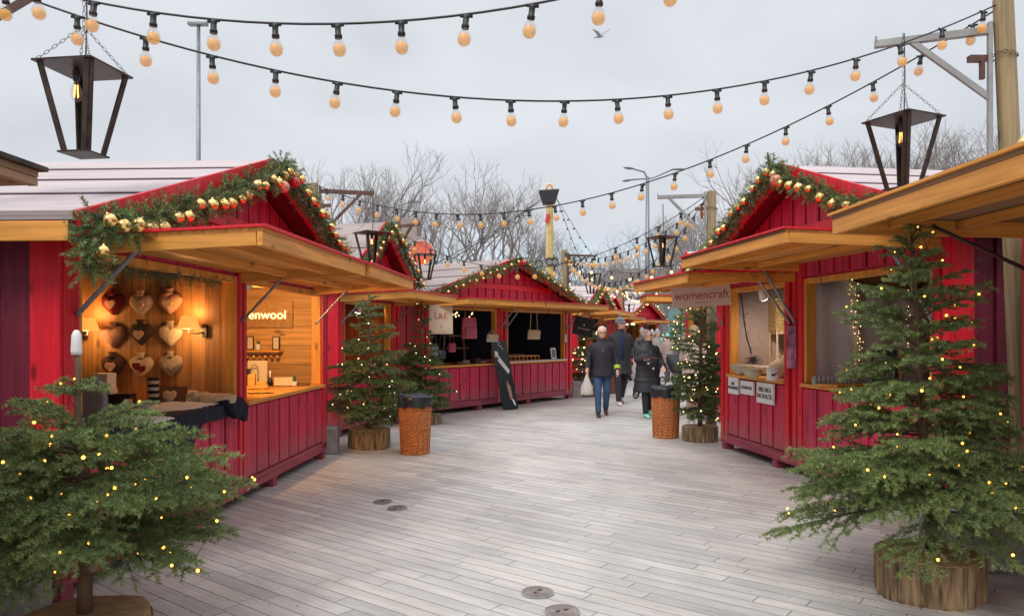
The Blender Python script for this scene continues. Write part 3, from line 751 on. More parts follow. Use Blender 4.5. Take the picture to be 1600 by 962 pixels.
# ------------------------------------------------------------------ festoon strings
_fb = {}
def festoon(label, A, B, sag, spacing=.35, t0=0., t1=1., br=.04, name='festoon_string', lit=False, thick=.006, off=.0, group='festoon light strings over the aisle'):
    A = Vector(A); B = Vector(B); o = thing(name, label, 'string lights', A, 0, group)
    def pt(t): return A.lerp(B, t)-Vector((0, 0, 4*sag*t*(1-t)))-A
    n = 48; MB().tube([pt(i/n) for i in range(n+1)], thick, 6).build('cable', 'black', o, smooth=True)
    L_ = (B-A).length; m = int(L_/spacing)
    for i in range(m+1):
        t = (i+.5+off)*spacing/L_
        if t < t0 or t > t1: continue
        p = pt(t); key = (br, lit)
        s = br/.04
        if key not in _fb:
            mb = MB(); mb.lathe([(0, .012*s), (.012*s, .010*s), (.020*s, -.0*s), (.017*s, -.012*s), (.017*s, -.045*s), (.022*s, -.05*s), (.021*s, -.068*s), (.0, -.068*s)], 10)
            mb.tube([(-.035*s, 0, .004*s), (.035*s, 0, .004*s)], .009*s, 6)
            h = mb.build('lamp_holder', 'black', o, smooth=True)
            mb = MB(); mb.lathe([(0, -.172*s), (.016*s, -.169*s), (.03*s, -.158*s), (.038*s, -.138*s), (.0395*s, -.125*s), (.036*s, -.108*s), (.026*s, -.088*s), (.018*s, -.074*s), (.017*s, -.0685*s), (0, -.0685*s)], 16)
            mb.mi = 1; mb.lathe([(0, -.169*s), (.020*s, -.162*s), (.032*s, -.150*s), (.0355*s, -.134*s), (.034*s, -.120*s), (.024*s, -.106*s), (.008*s, -.098*s), (0, -.092*s)], 12)
            g = mb.build('bulb', ['bulbglass', 'farbulb' if lit else 'bulbamber'], h, smooth=True)
            _fb[key] = (h.data, g.data)
        else:
            h = bpy.data.objects.new('lamp_holder', _fb[key][0]); COL.objects.link(h); h.parent = o
            g = bpy.data.objects.new('bulb', _fb[key][1]); COL.objects.link(g); g.parent = h
        d = pt(min(1, t+.01))-pt(max(0, t-.01))
        h.location = p-Vector((0, 0, .012)); h.rotation_euler = (rnd.uniform(-.14, .14), rnd.uniform(-.14, .14), math.atan2(d.y, d.x))
    return o
# ------------------------------------------------------------------ bare trees
def bare_mesh(seed, H=11., spread=.5, depth=7, r0=.16, n0=3):
    R = random.Random(seed); trunk = MB(); crown = MB()
    def grow(p, d, L_, r, lev):
        mb = trunk if lev == 0 else crown
        n = 4 if lev < 2 else 3; pts = [p.copy()]; q = p.copy(); dd = d.copy()
        for k in range(n):
            dd = (dd+Vector((R.uniform(-1, 1), R.uniform(-1, 1), R.uniform(-.3, .6)))*(.10+.05*lev)).normalized(); q = q+dd*L_/n; pts.append(q.copy())
        e = r*.70 if lev < depth else r*.5
        mb.tube(pts, [r+(e-r)*i/n for i in range(n+1)], 6 if lev < 2 else (4 if lev < 4 else 3), cap=False)
        if lev >= depth: return
        m = n0 if lev == 0 else R.choice((2, 3, 3) if lev < 5 else (2, 3))
        a0 = R.uniform(0, 6)
        for j in range(m):
            a = a0+2*PI*j/m+R.uniform(-.5, .5); sp = spread*R.uniform(.6, 1.3)
            x = dd.cross(Vector((.2, .1, 1))); x = x.normalized() if x.length > .1 else Vector((1, 0, 0)); y = dd.cross(x)
            nd = (dd*math.cos(sp)+(x*math.cos(a)+y*math.sin(a))*math.sin(sp)+Vector((0, 0, .12))).normalized()
            i = n if j < 2 else R.choice((n-1, n)); grow(pts[i], nd, L_*R.uniform(.62, .86), e*R.uniform(.75, .95), lev+1)
    grow(Vector((0, 0, 0)), Vector((0, 0, 1)), H*.24, r0, 0)
    return trunk, crown
M['grey_bark'] = mat('grey_bark', (.23, .205, .19), .9, .25, (3, 3, 3))
_bt = []
def bare_tree(label, x, y, H, variant, rz=0., group='bare trees beyond the stalls'):
    while len(_bt) <= variant:
        k = len(_bt); t, c = bare_mesh(40+k*7, 11., (.42, .50, .38, .55)[k % 4], 7, (.19, .20, .14, .19)[k % 4], (3, 4, 3, 4)[k % 4])
        a = t.build('trunk', 'grey_bark', fix=False, smooth=True); b = c.build('crown', 'grey_bark', fix=False)
        hz = max(v[2] for v in c.v)
        _bt.append((a, b, hz, [True]))
    a, b, hz, fresh = _bt[variant]
    o = thing('bare_tree', label, 'tree', (x, y, 0), rz, group); o.scale = (H/hz,)*3
    if fresh[0]:
        a.parent = o; b.parent = o; fresh[0] = False
    else:
        for s in (a, b):
            c = s.copy(); COL.objects.link(c); c.parent = o
    return o
# ------------------------------------------------------------------ wicker bins
def bin_(label, x, y, r, h, rz=0):
    o = thing('wicker_bin', label, 'waste bin', (x, y, 0), rz, 'wicker waste bins')
    mb = MB(); n = 30; rows = 34; vs = []; fs = []
    for i in range(rows+1):
        z = h*i/rows; rr = r*(.88+.14*i/rows)
        for k in range(n*2):
            a = PI*k/n; w = .008*(1 if (k//2+i) % 2 else -1)*(1 if k % 2 else .2); vs.append(((rr+w)*math.cos(a), (rr+w)*math.sin(a), z))
    N2 = n*2
    for i in range(rows):
        for k in range(N2): fs.append((i*N2+k, i*N2+(k+1) % N2, (i+1)*N2+(k+1) % N2, (i+1)*N2+k))
    mb.add(vs, fs); mb.build('wicker_body', 'wicker', o, smooth=False, solid=.006)
    mb = MB()
    for zz in (.03, .45, .8): 
        rr = r*(.885+.14*zz)+.008
        mb.tube([(rr*math.cos(t), rr*math.sin(t), h*zz+.004*math.sin(9*t)) for t in [2*PI*j/40 for j in range(41)]], .009, 6, cap=False)
    for k in range(16):
        t = 2*PI*k/16; mb.tube([((r*.88+.01)*math.cos(t), (r*.88+.01)*math.sin(t), .01), ((r*1.02+.01)*math.cos(t), (r*.99+.01)*math.sin(t), h*.80)], .0055, 5)
    mb.build('wicker_hoops', 'wicker', o, smooth=True)
    mb = MB(); vs = []; fs = []; q = 48
    prof = [(r*.72, h-.25), (r*.93, h-.05), (r*1.06, h+.022), (r*1.14, h-.01), (r*1.13, h-.07), (r*1.12, h-.135)]
    for i, (rr, z) in enumerate(prof):
        for k in range(q):
            a = 2*PI*k/q; w = 1+.016*math.sin(a*7+i)+.012*math.sin(a*17+2*i); vs.append((rr*w*math.cos(a), rr*w*math.sin(a), z+.010*math.sin(a*5+i)+(.012*math.sin(a*11) if i == 5 else 0)))
    for i in range(len(prof)-1):
        for k in range(q): fs.append((i*q+k, i*q+(k+1) % q, (i+1)*q+(k+1) % q, (i+1)*q+k))
    fs.append(tuple(range(q-1, -1, -1)))
    mb.add(vs, fs); mb.build('bin_liner', 'bag', o, smooth=True)
bin_('left wicker waste bin with black liner, beside the lit fir trees', -1.29, 9.85, .205, .76, .3)
bin_('right wicker waste bin with black liner, in front of the walking woman', 2.36, 11.35, .208, .76, 1.1)
# ------------------------------------------------------------------ the stalls
LV, LH = 'lining_v', 'lining_h'
A_, A_L, A_z = stall('front left red stall with heart-shaped warmers and a wood-lined second opening', (-2.67, 4.35), (-2.42, 9.48), D=3.0, eL=2.22, eR=2.30, pk=3.18,
    opens=[(.14, 2.46), (2.62, 4.99)], lining=[(LV, LV), (LH, LH)], part=[2.5])
awning(A_, .06, 2.52, 1.2, 2.14, 2.19, 2.20, strut_x=(.10, 2.50), sz=1.72)
awning(A_, 2.55, 4.72, 1.24, 2.14, 2.20, 2.205, strut_x=(4.66,), sz=1.72)
B_, B_L, B_z = stall('narrow steep-roofed red stall behind the left fir tree, with orange-lit inside', (-2.68, 11.35), (-2.1, 13.55), D=2.4, eL=2.42, eR=2.42, pk=3.42, so=.22, ov=.3,
    opens=[(.16, 1.95)], lining=[('navy', 'orange_wall')], roofm='roofing2', courses=2, beam_z=2.9)
awning(B_, .0, 2.05, 1.22, 2.15, 2.2, 2.2, sz=1.75)
C_, C_L, C_z = stall('red stall selling handbags, set at an angle in the middle distance', (-1.75, 14.05), (1.43, 18.1), D=2.7, eL=2.25, eR=2.25, pk=3.17, wall='red',
    opens=[(.2, 2.28), (2.62, 4.9)], lining=[('navy', 'navy'), ('navy', 'navy')], part=[2.4], roofm='roofing2', sill='honey')
awning(C_, .0, 2.42, 1.2, 2.14, 2.2, 2.2, strut_x=(.04, 2.36), sz=1.7)
awning(C_, 2.46, 4.95, 1.2, 2.14, 2.2, 2.2, strut_x=(2.56, 4.9), sz=1.7)
D_, D_L, D_z = stall('right red stall with womencraft sign and three white notices under its counter', (2.95, 10.3), (3.56, 5.95), D=2.7, zs=1.02, zh=2.2, eL=2.40, eR=2.50, pk=3.40,
    opens=[(.22, 1.76), (2.14, 4.19)], lining=[(LV, LV), (LV, LV)], part=[1.95], beam_z=2.72)
awning(D_, .0, 1.98, 1.30, 2.25, 2.23, 2.23, strut_x=(.1, 1.90), sz=1.72)
awning(D_, 2.05, 4.30, 1.40, 2.36, 2.38, 2.39, strut_x=(2.02, 4.2), sz=1.72)
E_, E_L, E_z = stall('nearest right stall, only its brown wooden awning in view', (3.47, 4.95), (3.50, .3), D=2.4, eL=2.6, eR=2.6, pk=3.4, so=.05, ov=.06, opens=[(.2, 2.2), (2.5, 4.45)], lining=[(LV, LV), (LV, LV)], part=[2.35])
awning(E_, .0, 2.35, 1.33, 2.32, 2.345, 2.345, deck='brown_deck', top='honey', strut_x=(.05, 2.3), strut_in=.68, sz=2.02, stm='black', th=.10)
awning(E_, 2.4, 4.6, 1.33, 2.32, 2.345, 2.345, deck='brown_deck', top='honey', strut_x=(2.5, 4.5), strut_in=.68, sz=2.02, stm='black', th=.10)
G_, G_L, G_z = stall('nearest left stall, only the brown corner of its awning in view', (-2.98, -1.5), (-2.98, 2.70), D=2.4, eL=2.3, eR=2.3, pk=3.0, opens=[(.2, 1.9), (2.3, 4.0)], lining=[(LV, LV), (LV, LV)], part=[2.1])
awning(G_, .0, 4.2, 1.25, 2.12, 2.155, 2.155, deck='brown_deck', rim='brown_deck', top='black_steel', strut_in=.6, strut_x=(.4, 4.1), th=.03)
F_, F_L, F_z = stall('red stall past the womencraft stall, mostly behind the right fir tree', (3.85, 16.2), (3.75, 13.4), D=2.5, eL=2.4, eR=2.4, pk=3.2, opens=[(.2, 2.6)], lining=[(LV, LV)])
awning(F_, 1.9, 2.8, 1.3, 2.22, 2.25, 2.25, sz=1.7)
H_, H_L, H_z = stall('red stall just beyond the handbag stall, behind the hanging black sign', (1.75, 20.5), (3.0, 24.6), D=2.6, eL=2.2, eR=2.2, pk=3.0, opens=[(.2, 1.95), (2.3, 4.0)], lining=[('navy', LV), (LV, LV)], part=[2.1], detail=False)
awning(H_, .0, 2.1, 1.1, 2.14, 2.2, 2.2); awning(H_, 2.15, 4.25, 1.1, 2.14, 2.2, 2.2)
I_, I_L, I_z = stall('small distant red stall with lit gable, seen over the heads of the crowd', (5.5, 36.5), (8.0, 40.3), D=3.0, eL=2.25, eR=2.25, pk=3.3, opens=[(.2, 2.1), (2.4, 4.3)], lining=[(LV, LV), (LV, LV)], part=[2.25])
awning(I_, .0, 2.2, 1.2, 2.14, 2.2, 2.2); awning(I_, 2.3, 4.5, 1.2, 2.14, 2.2, 2.2)
J_, J_L, J_z = stall('distant wooden-fronted stall behind the farthest lit fir tree', (8.9, 33.5), (7.6, 28.5), D=2.5, eL=2.25, eR=2.25, pk=3.1, opens=[(.2, 2.3), (2.6, 4.9)], lining=[(LV, LV), (LV, LV)], part=[2.45], frontw='honey_v')
awning(J_, .0, 2.4, 1.2, 2.14, 2.2, 2.2); awning(J_, 2.5, 5.1, 1.2, 2.14, 2.2, 2.2)
K_, K_L, K_z = stall('distant pale-roofed stall between the hanging black sign and the crowd', (3.1, 27.5), (4.6, 32), D=2.8, eL=2.25, eR=2.25, pk=3.15, opens=[(.2, 2.2), (2.5, 4.4)], lining=[(LV, LV), (LV, LV)], part=[2.35])
awning(K_, .0, 4.7, 1.2, 2.14, 2.2, 2.2)

def W(root, x, y, z):
    a = root.rotation_euler[2]; c, s = math.cos(a), math.sin(a)
    return Vector((root.location.x+x*c-y*s, root.location.y+x*s+y*c, z))
# garlands with baubles
def rake_pts(root, L, eL, eR, pk, so, ov, drop=-.01, ext=0., xp=None, d1=0., d2=0.):
    xp = L/2 if xp is None else xp; y = -ov-.09
    a = W(root, -so, y, eL-drop); p = W(root, xp, y, pk-drop+.02); b = W(root, L+so, y, eR-drop)
    pts = []
    for k in range(9): t = k/8; q = a.lerp(p, t); q.z -= .05*math.sin(PI*t*3)**2; q.z -= d1*math.sin(PI*min(t*1.0, .97))**.5; pts.append(q)
    for k in range(1, 9): t = k/8; q = p.lerp(b, t); q.z -= .05*math.sin(PI*t*3)**2+d2*math.sin(PI*t)**.5; pts.append(q)
    return pts
def dress(root, L, eL, eR, pk, so, ov, gl, bl, grp, spacing, r, R=.12, skip=(), big=(), dens=420, wd=.004, front=.05, extra=(), per=6, ln=.024, t_rng=(0, 1), d1=0., d2=0.):
    pts = rake_pts(root, L, eL, eR, pk, so, ov, d1=d1, d2=d2)
    if extra: pts = list(extra)+pts
    g = garland(gl, pts, R=R, dens=dens, wd=wd, per=per, ln=ln)
    tot = sum((b-a).length for a, b in zip(pts, pts[1:])); n = int(tot/spacing); ang = root.rotation_euler[2]
    out = Vector((math.sin(ang), -math.cos(ang), 0))
    acc = 0; k = 0; want = spacing*.5
    for a, b in zip(pts, pts[1:]):
        l = (b-a).length
        while want < acc+l:
            q = a.lerp(b, (want-acc)/l); t = want/tot
            if t_rng[0] <= t <= t_rng[1]:
                m = 'gold' if rnd.random() < .7 else 'gold2'
                bauble(q+out*(R*.62)+Vector((0, 0, rnd.uniform(-.07, .0))), r*rnd.uniform(.85, 1.1), m, bl, grp)
            want += spacing*rnd.uniform(.8, 1.2)
        acc += l
    for (t, rr, m, lab, dz) in big:
        want2 = t*tot; acc = 0
        for a, b in zip(pts, pts[1:]):
            l = (b-a).length
            if acc <= want2 <= acc+l:
                q = a.lerp(b, (want2-acc)/l); bauble(q+out*(R*.7)+Vector((0, 0, dz)), rr, m, lab, None); break
            acc += l
    return g
ex = [W(A_, -.34, -.40, 1.96), W(A_, -.36, -.40, 2.06)]
dress(A_, A_L, 2.22, 2.30, 3.18, .3, .32, 'thick fir garland with gold balls along the front left stall gable', 'gold ball in the garland of the front left stall gable', 'gold balls on the front left garland', .165, .041, R=.145, d1=.10,
      big=[(.475, .058, 'roseball', 'large rose-coloured ball near the peak of the front left gable', -.12), (.53, .05, 'redball', 'large dark red ball just past the peak of the front left gable', -.16)], extra=ex, dens=620, per=12, wd=.0048)
pts_in = [W(A_, .25, .02, 2.10), W(A_, .9, .02, 2.02), W(A_, 1.5, .02, 2.06), W(A_, 2.2, .02, 2.07)]
garland('short dark fir garland inside the heart stall opening, under its awning', pts_in, R=.08, dens=350, per=5)
dress(D_, D_L, 2.40, 2.50, 3.40, .3, .32, 'thick fir garland with gold balls along the right stall gable', 'gold ball in the garland of the right stall gable', 'gold balls on the right stall garland', .20, .043, R=.145, d2=.10,
      big=[(.56, .062, 'roseball', 'large red and white ball right of the right stall peak', -.04)], dens=560, per=12, wd=.005)
garland('spiky fir tuft standing up at the peak of the right gable', [W(D_, D_L/2-.1, -.40, 3.38), W(D_, D_L/2-.14, -.40, 3.60)], R=.17, per=4, dens=520)
for q, d in ((W(D_, D_L/2, -.38, 3.36), (-.1, .05, .32)), (W(D_, D_L/2, -.38, 3.36), (.16, 0, .26)), (W(D_, D_L/2, -.38, 3.36), (.02, .1, .2))):
    pass
dress(C_, C_L, 2.25, 2.25, 3.17, .3, .32, 'fir garland with many small balls along the handbag stall gable', 'small pale gold ball in the handbag stall garland', 'balls on the handbag stall garland', .22, .034, R=.155, dens=330, wd=.009, per=9,
      big=[(.5, .055, 'redball', 'red ball at the peak of the handbag stall gable', -.1)])
dress(B_, B_L, 2.42, 2.42, 3.42, .22, .3, 'fir garland with pale balls on the narrow steep gable', 'pale gold ball in the garland of the narrow steep gable', 'balls on the steep gable garland', .19, .036, R=.155, dens=330, wd=.008, per=9)
dress(H_, H_L, 2.2, 2.2, 3.0, .3, .32, 'fir garland on the stall behind the hanging black sign', 'gold ball on the garland behind the hanging black sign', 'balls on the garland behind the black sign', .3, .04, R=.15, dens=200, wd=.013, per=6)
dress(I_, I_L, 2.25, 2.25, 3.3, .3, .32, 'lit garland on the small distant gable', 'pale ball on the small distant gable', 'balls on the small distant gable', .4, .055, R=.13, dens=120, wd=.018, per=4)
# far corner of nearest right stall: stub of garland with a ball
garland('stub of fir garland by the right wooden pole', [Vector((3.32, 5.0, 2.80)), Vector((3.42, 5.0, 2.74)), Vector((3.55, 4.98, 2.84)), Vector((3.75, 4.95, 2.95))], R=.08, per=6)
bauble(Vector((3.40, 4.90, 2.85)), .05, 'gold2', 'gold ball on the garland stub by the right wooden pole', None)
# garland piece at right stall's near eave, behind the big fir tree tip
garland('short fir garland hanging at the near eave of the right stall', [W(D_, 4.0, -.1, 2.24), W(D_, 4.35, -.25, 2.16), W(D_, 4.45, -.3, 2.10)], R=.08, per=5)

# ------------------------------------------------------------------ lit fir trees and their logs
fir('wide short lit fir tree at the front left, white-capped bare tip', (-2.14, 3.70), 1.58, [(.40, .62), (.55, .76), (.8, .80), (.92, .68), (1.0, .54), (1.10, .34), (1.20, .20), (1.30, .12), (1.58, .03)],
    log=(.29, .20), lean=(-.04, 0), step=.078, per=10, z0=.32, leader=.62, seed=3, lights=99, lr=.0065, loglabel='pale-topped log slice under the front left fir tree', logoff=(.02, -.02), lightlabel='warm fairy lights in the short front left fir tree', droop=.16, tone=.44, twig=.072, dens=820, ln=.021, wd=.0038)
fir('tall lit fir tree at the front right, under the brown awning', (2.59, 4.56), 2.22, [(.35, .80), (.50, .95), (.70, .92), (.86, .74), (1.0, .60), (1.25, .48), (1.5, .44), (1.75, .46), (1.9, .30), (2.05, .2), (2.22, .06)],
    log=(.31, .25), lean=(-.10, .05), step=.10, per=10, z0=.30, leader=.15, seed=8, lights=99, lr=.0068, loglabel='thick rough-barked log slice under the tall right fir tree', logoff=(-.02, .0), lightlabel='bright warm fairy lights in the tall front right fir tree', droop=.22, tone=.40, twig=.075, dens=820, ln=.021, wd=.0038)
fir('lit fir tree left of the left wicker bin, against the front stall corner', (-2.0, 10.35), 2.2, [(.30, .50), (.6, .76), (.9, .66), (1.2, .50), (1.5, .36), (1.75, .30), (2.0, .20), (2.2, .06)],
    log=(.29, .26), step=.12, per=7, z0=.16, leader=.3, seed=12, lights=45, lt='fairyw', lr=.008, sub=False, dens=400, ln=.030, wd=.007, loglabel='dark round log slice under the fir tree left of the wicker bin', lightlabel='fairy lights in the fir tree left of the wicker bin', twig=.06, tone=.26)
fir('slender fir tree in front of the L&E sign', (-1.60, 13.05), 2.25, [(.3, .60), (.6, .72), (.85, .62), (1.1, .42), (1.35, .30), (1.6, .22), (2.0, .16), (2.25, .05)],
    log=(.24, .17), logoff=(.12, 0), step=.12, per=7, z0=.15, leader=.4, seed=15, lights=32, lt='fairyw', lr=.009, sub=False, dens=330, ln=.034, wd=.009, loglabel='low log slice under the slender fir tree by the handbag stall', lightlabel='fairy lights in the slender fir tree by the handbag stall', twig=.07, tone=.24)
fir('lit fir tree at the far corner of the womencraft stall', (2.80, 11.0), 2.15, [(.35, .34), (.6, .52), (.9, .48), (1.2, .42), (1.6, .34), (1.9, .22), (2.15, .06)],
    log=(.25, .22), step=.11, per=8, z0=.22, leader=.2, seed=21, lights=75, lr=.009, lt='fairyw', sub=False, dens=360, ln=.030, wd=.008, loglabel='mossy log slice wrapped in lights by the womencraft stall', lightlabel='fairy lights in the fir tree beside the womencraft sign', twig=.065, tone=.25)
fir('dark fir tree half hidden behind the man with the plastic bag', (1.95, 18.9), 1.95, [(.3, .5), (.6, .62), (1.0, .5), (1.4, .33), (1.95, .06)],
    log=(.30, .22), step=.13, per=7, z0=.15, leader=.2, seed=25, lights=45, lr=.018, lt='fairyw', sub=False, dens=220, ln=.04, wd=.013, loglabel='log slice behind the man with the plastic bag', lightlabel='fairy lights behind the man with the plastic bag', twig=.08, tone=.2)
fir('farthest lit fir tree, right of the black stroller', (5.95, 26.0), 2.65, [(.3, .7), (.6, .9), (1.2, .75), (1.7, .5), (2.2, .28), (2.65, .06)],
    log=(.32, .25), step=.15, per=8, z0=.2, leader=.2, seed=29, lights=95, lr=.022, lt='fairyw', sub=False, dens=170, ln=.05, wd=.018, loglabel='small distant log slice right of the stroller', lightlabel='dense fairy lights in the farthest fir tree', twig=.10, tone=.25)
# white cap on the bare tip of the left tree
p = Vector((-2.18, 3.70, 1.49))
mb = MB(); mb.lathe([(0, 0), (.024, .0), (.026, .02), (.024, .06), (.022, .10), (.012, .122), (0, .126)], 12)
o = mb.build('tip_cap', 'white', smooth=True); o.location = p; tag(o, 'white cloth cap pulled over the bare tip of the left fir tree', 'cap')
o2 = MB().tube([(0, 0, -.26), (.004, 0, -.1), (0, 0, .02)], .010, 6).build('bare_stem', 'trunk', o)

# ------------------------------------------------------------------ poles / lanterns / strings
pole('out-of-frame left pole whose strut shows at the top left corner', (-3.35, 3.85, 0), (-3.3, 3.95, 3.95), (-2.45, 4.62, 3.80), .75, .75, arm_m='rusty')
pole('thick leaning wooden pole with steel bracket at the top right', (3.80, 5.45, 0), (3.62, 5.45, 4.06), (2.82, 5.75, 3.84), .66, .50)
pole('wooden pole with rusty bracket behind the front left gable', (-2.72, 10.3, 0), (-2.76, 10.3, 3.68), (-1.96, 10.5, 3.58), .75, .62, r=.06, arm_m='rusty')
pole('wooden pole hidden behind the narrow steep gable', (-2.35, 14.15, 0), (-2.35, 14.15, 3.66), (-1.72, 13.75, 3.62), .7, .6, r=.06, arm_m='rusty')
pole('wooden pole with grey bracket left of the right gable', (3.05, 11.3, 0), (3.05, 11.3, 3.76), (2.25, 11.45, 3.70), .75, .60, r=.075)
pole('far wooden pole beyond the handbag stall', (1.35, 19.0, 0), (1.35, 19.0, 3.72), (2.05, 19.2, 3.60), .75, .5, r=.08, arm_m='rusty')
pole('very distant pole over the crowd', (4.9, 33.0, 0), (4.9, 33.0, 3.6), (6.0, 33.2, 3.5), .7, .5, r=.08, arm_m='rusty')
lantern('large open steel lantern hanging at the top left', at(131, 108, 4.5), .52, .385, .17, math.radians(-8), .62, off=(-.035, -.02)).rotation_euler = (0, 0, math.radians(-8))
lantern('open steel lantern hanging over the right stall roof', at(1411, 187, 5.65), .53, .41, .18, math.radians(24), .66, off=(-.035, -.01))
lantern('dark lantern in front of the narrow steep gable', at(581, 364, 10.45), .46, .40, .19, math.radians(40), .52, True)
lantern('lantern in front of the round orange-red sign', at(664, 398, 13.75), .46, .40, .19, math.radians(20), .5, True)
lantern('dark lantern left of the right stall gable', at(1035, 371, 11.45), .45, .38, .19, math.radians(25), .52, True)
lantern('distant lantern over the yellow and red kiosk', at(925, 428, 19.1), .5, .40, .19, math.radians(20), .42, True)
lantern('tiny far lantern over the pale-roofed stall', at(983, 476, 33.0), .5, .40, .19, math.radians(30), .5, True)

festoon('topmost string of amber bulbs, crossing the upper left sky', (-3.3, 3.95, 3.69), (3.9, 3.2, 4.9), 1.067, .33, .03, .97, br=.036)
festoon('long amber bulb string from the top left to the top right pole', (-3.3, 3.95, 3.67), (3.60, 5.45, 4.03), .777, .355, br=.036)
festoon('amber bulb string from the top right pole down to the pole behind the left gable', (3.60, 5.45, 4.0), (-2.72, 10.3, 3.66), .88, .345, br=.036)
festoon('far bulb string sagging in front of the bare trees to the left', (-2.3, 14.1, 3.62), (3.0, 11.3, 3.72), .95, .36, br=.045)
festoon('far bulb string falling from the grey-bracket pole to the left', (3.0, 11.3, 3.70), (1.35, 19.0, 3.70), 1.05, .33, br=.045, lit=False)
festoon('far upper bulb string between the grey-bracket pole and the far pole', (3.0, 11.3, 3.66), (1.35, 19.0, 3.66), .45, .45, br=.045, lit=False)
for k, (a, b, s, lb_) in enumerate((((1.35, 19.0, 3.66), (4.6, 17.5, 3.6), .55, 'first distant bulb string above the crowd, the most level one'), ((1.35, 19.0, 3.66), (5.2, 24., 3.6), .7, 'distant bulb string running deep to the right above the crowd'),
        ((5.2, 24., 3.6), (2.0, 27., 3.6), .6, 'small distant bulb string beyond the far lantern'), ((5.2, 24., 3.6), (4.9, 33., 3.55), .6, 'distant bulb string toward the tiny far lantern'), ((4.9, 33., 3.5), (9.5, 34., 3.5), .6, 'farthest bulb string right of the tiny far lantern'))):
    festoon(lb_, a, b, s, .5, br=.045, lit=True, group='distant lit bulb strings above the crowd')

# ------------------------------------------------------------------ mast with head box and guy lights
mx = Vector((1.32, 26.0, 0))
o = thing('ride_mast', 'yellow mast with dark head box and spotlights above the far roofs', 'mast', mx)
MB().tube([(0, 0, 0), (0, 0, 3.6), (0, 0, 6.1)], [.17, .15, .12], 10).build('mast_tube', mat('ochre_mast', (.55, .40, .14), .5, .15), o)
mb = MB(); mb.tube([(-.07, -.13, 0), (-.07, -.12, 6.0)], .03, 6); mb.build('mast_rail', mat('ochre_pale', (.62, .50, .28), .5), o)
mb = MB(); mb.prism([(-.22, 6.10), (.20, 6.14), (.34, 6.62), (-.38, 6.58)], 'y', -.24, .24); mb.build('head_box', 'black', o, bevel=.02)
mb = MB(); mb.tube([(-.15, 0, 6.6), (-.06, 0, 6.8), (.04, 0, 6.82), (.14, 0, 6.62)], .05, 6); mb.build('head_hoop', 'gold2', o)
for x, z in ((-.38, 4.05), (-.02, 4.12), (.18, 4.12)):
    mb = MB(); mb.tube([(x, -.25, z-.05), (x, .0, z+.04)], .13, 12); h = mb.build('spotlight', 'black', o)
    MB().tube([(x, -.262, z-.054), (x, -.252, z-.05)], .10, 12).build('lens', 'galv', h)
mb = MB(); mb.tube([(-.11, -.16, 5.45), (-.05, -.16, 5.75)], .07, 8); mb.build('red_lamp', 'redball', o)
for (ex_, ey, ez, lab) in ((-2.6, 24.2, 3.8, 'left guy'), (-2.0, 24.2, 4.0, ''), (3.2, 24.0, 3.3, ''), (2.5, 23.6, 3.2, '')):
    a = Vector((.25 if ex_ > 0 else -.25, -.1, 6.3)); b = Vector((ex_, ey, ez))-mx
    cb = MB(); cb.tube([a, a.lerp(b, .5)-Vector((0, 0, .1)), b], .012, 4)
    for k in range(1, 9): cb.ball(a.lerp(b, k/9)-Vector((0, 0, .14)), .035, 6, 4)
    cb.build('guy_line', 'black', o)

# ------------------------------------------------------------------ street lamps, bird
o = thing('street_lamp', 'tall grey three-headed street lamp above the crowd', 'street lamp', (8.25, 45.0, 0))
MB().tube([(0, 0, 0), (0, 0, 5), (0, 0, 11.1)], [.19, .15, .10], 12).build('pole', 'steel', o, smooth=True)
for q in ((-1.0, -.6, 11.45, -.45, -.3, 11.7), (1.5, -.2, 11.5, .8, 0, 11.1), (-.85, .9, 11.1, -.5, .3, 11.0)):
    e = Vector(q[:3]); mb = MB(); mb.tube([(0, 0, 10.95), Vector(q[3:])*.5+Vector((0, 0, 5.5)), e], .05, 6); a_ = mb.build('arm', 'steel', o, smooth=True)
    dd = Vector((e.x, e.y, 0)).normalized(); mb = MB(); mb.ball(e+dd*.3, (.42, .16, .07), 12, 6, rot=Matrix.Rotation(math.atan2(dd.y, dd.x), 3, 'Z')); mb.build('lamp_head', 'steel', o, smooth=True)
o = thing('street_lamp', 'plain tall grey pole rising behind the front left roof', 'street lamp', (-10.6, 25.0, 0))
MB().tube([(0, 0, 0), (0, 0, 6), (0, 0, 12.0)], [.09, .075, .06], 10).build('pole', 'steel', o, smooth=True)
MB().box(-.35, .3, -.12, .12, 11.98, 12.1).build('lamp_head', 'steel', o, bevel=.03)
o = thing('street_lamp', 'small distant street lamp between bare trees behind the steep gable', 'street lamp', (-9.3, 62.0, 0))
MB().tube([(0, 0, 0), (0, 0, 12.3)], [.16, .09], 8).build('pole', 'steel', o, smooth=True)
mb = MB(); mb.tube([(0, 0, 12.3), (.9, 0, 12.6)], .06, 6); mb.ball((1.1, 0, 12.6), (.6, .2, .12), 10, 6); mb.build('lamp_head', 'steel', o, smooth=True)
p = at(937, 58, 42); o = thing('gull', 'grey gull flying in the overcast sky', 'bird', p, .3); o.scale = (1.5,)*3
mb = MB()
def wing(s):
    up = [Vector((0, 0, .03)), Vector((s*.16, .02, .16)), Vector((s*.40, -.04, .36 if s > 0 else .20))]
    ch = [.13, .12, .02]; vs = []
    for q, c in zip(up, ch): vs += [q+Vector((0, c, 0)), q+Vector((0, -c, -.01)), q+Vector((0, -c, .004)), q+Vector((0, c, .012))]
    fs = []
    for i in (0, 1):
        for k in range(4): fs.append((i*4+k, i*4+(k+1) % 4, (i+1)*4+(k+1) % 4, (i+1)*4+k))
    fs += [(3, 2, 1, 0), (8, 9, 10, 11)]
    mb.add(vs, fs)
wing(1); wing(-1)
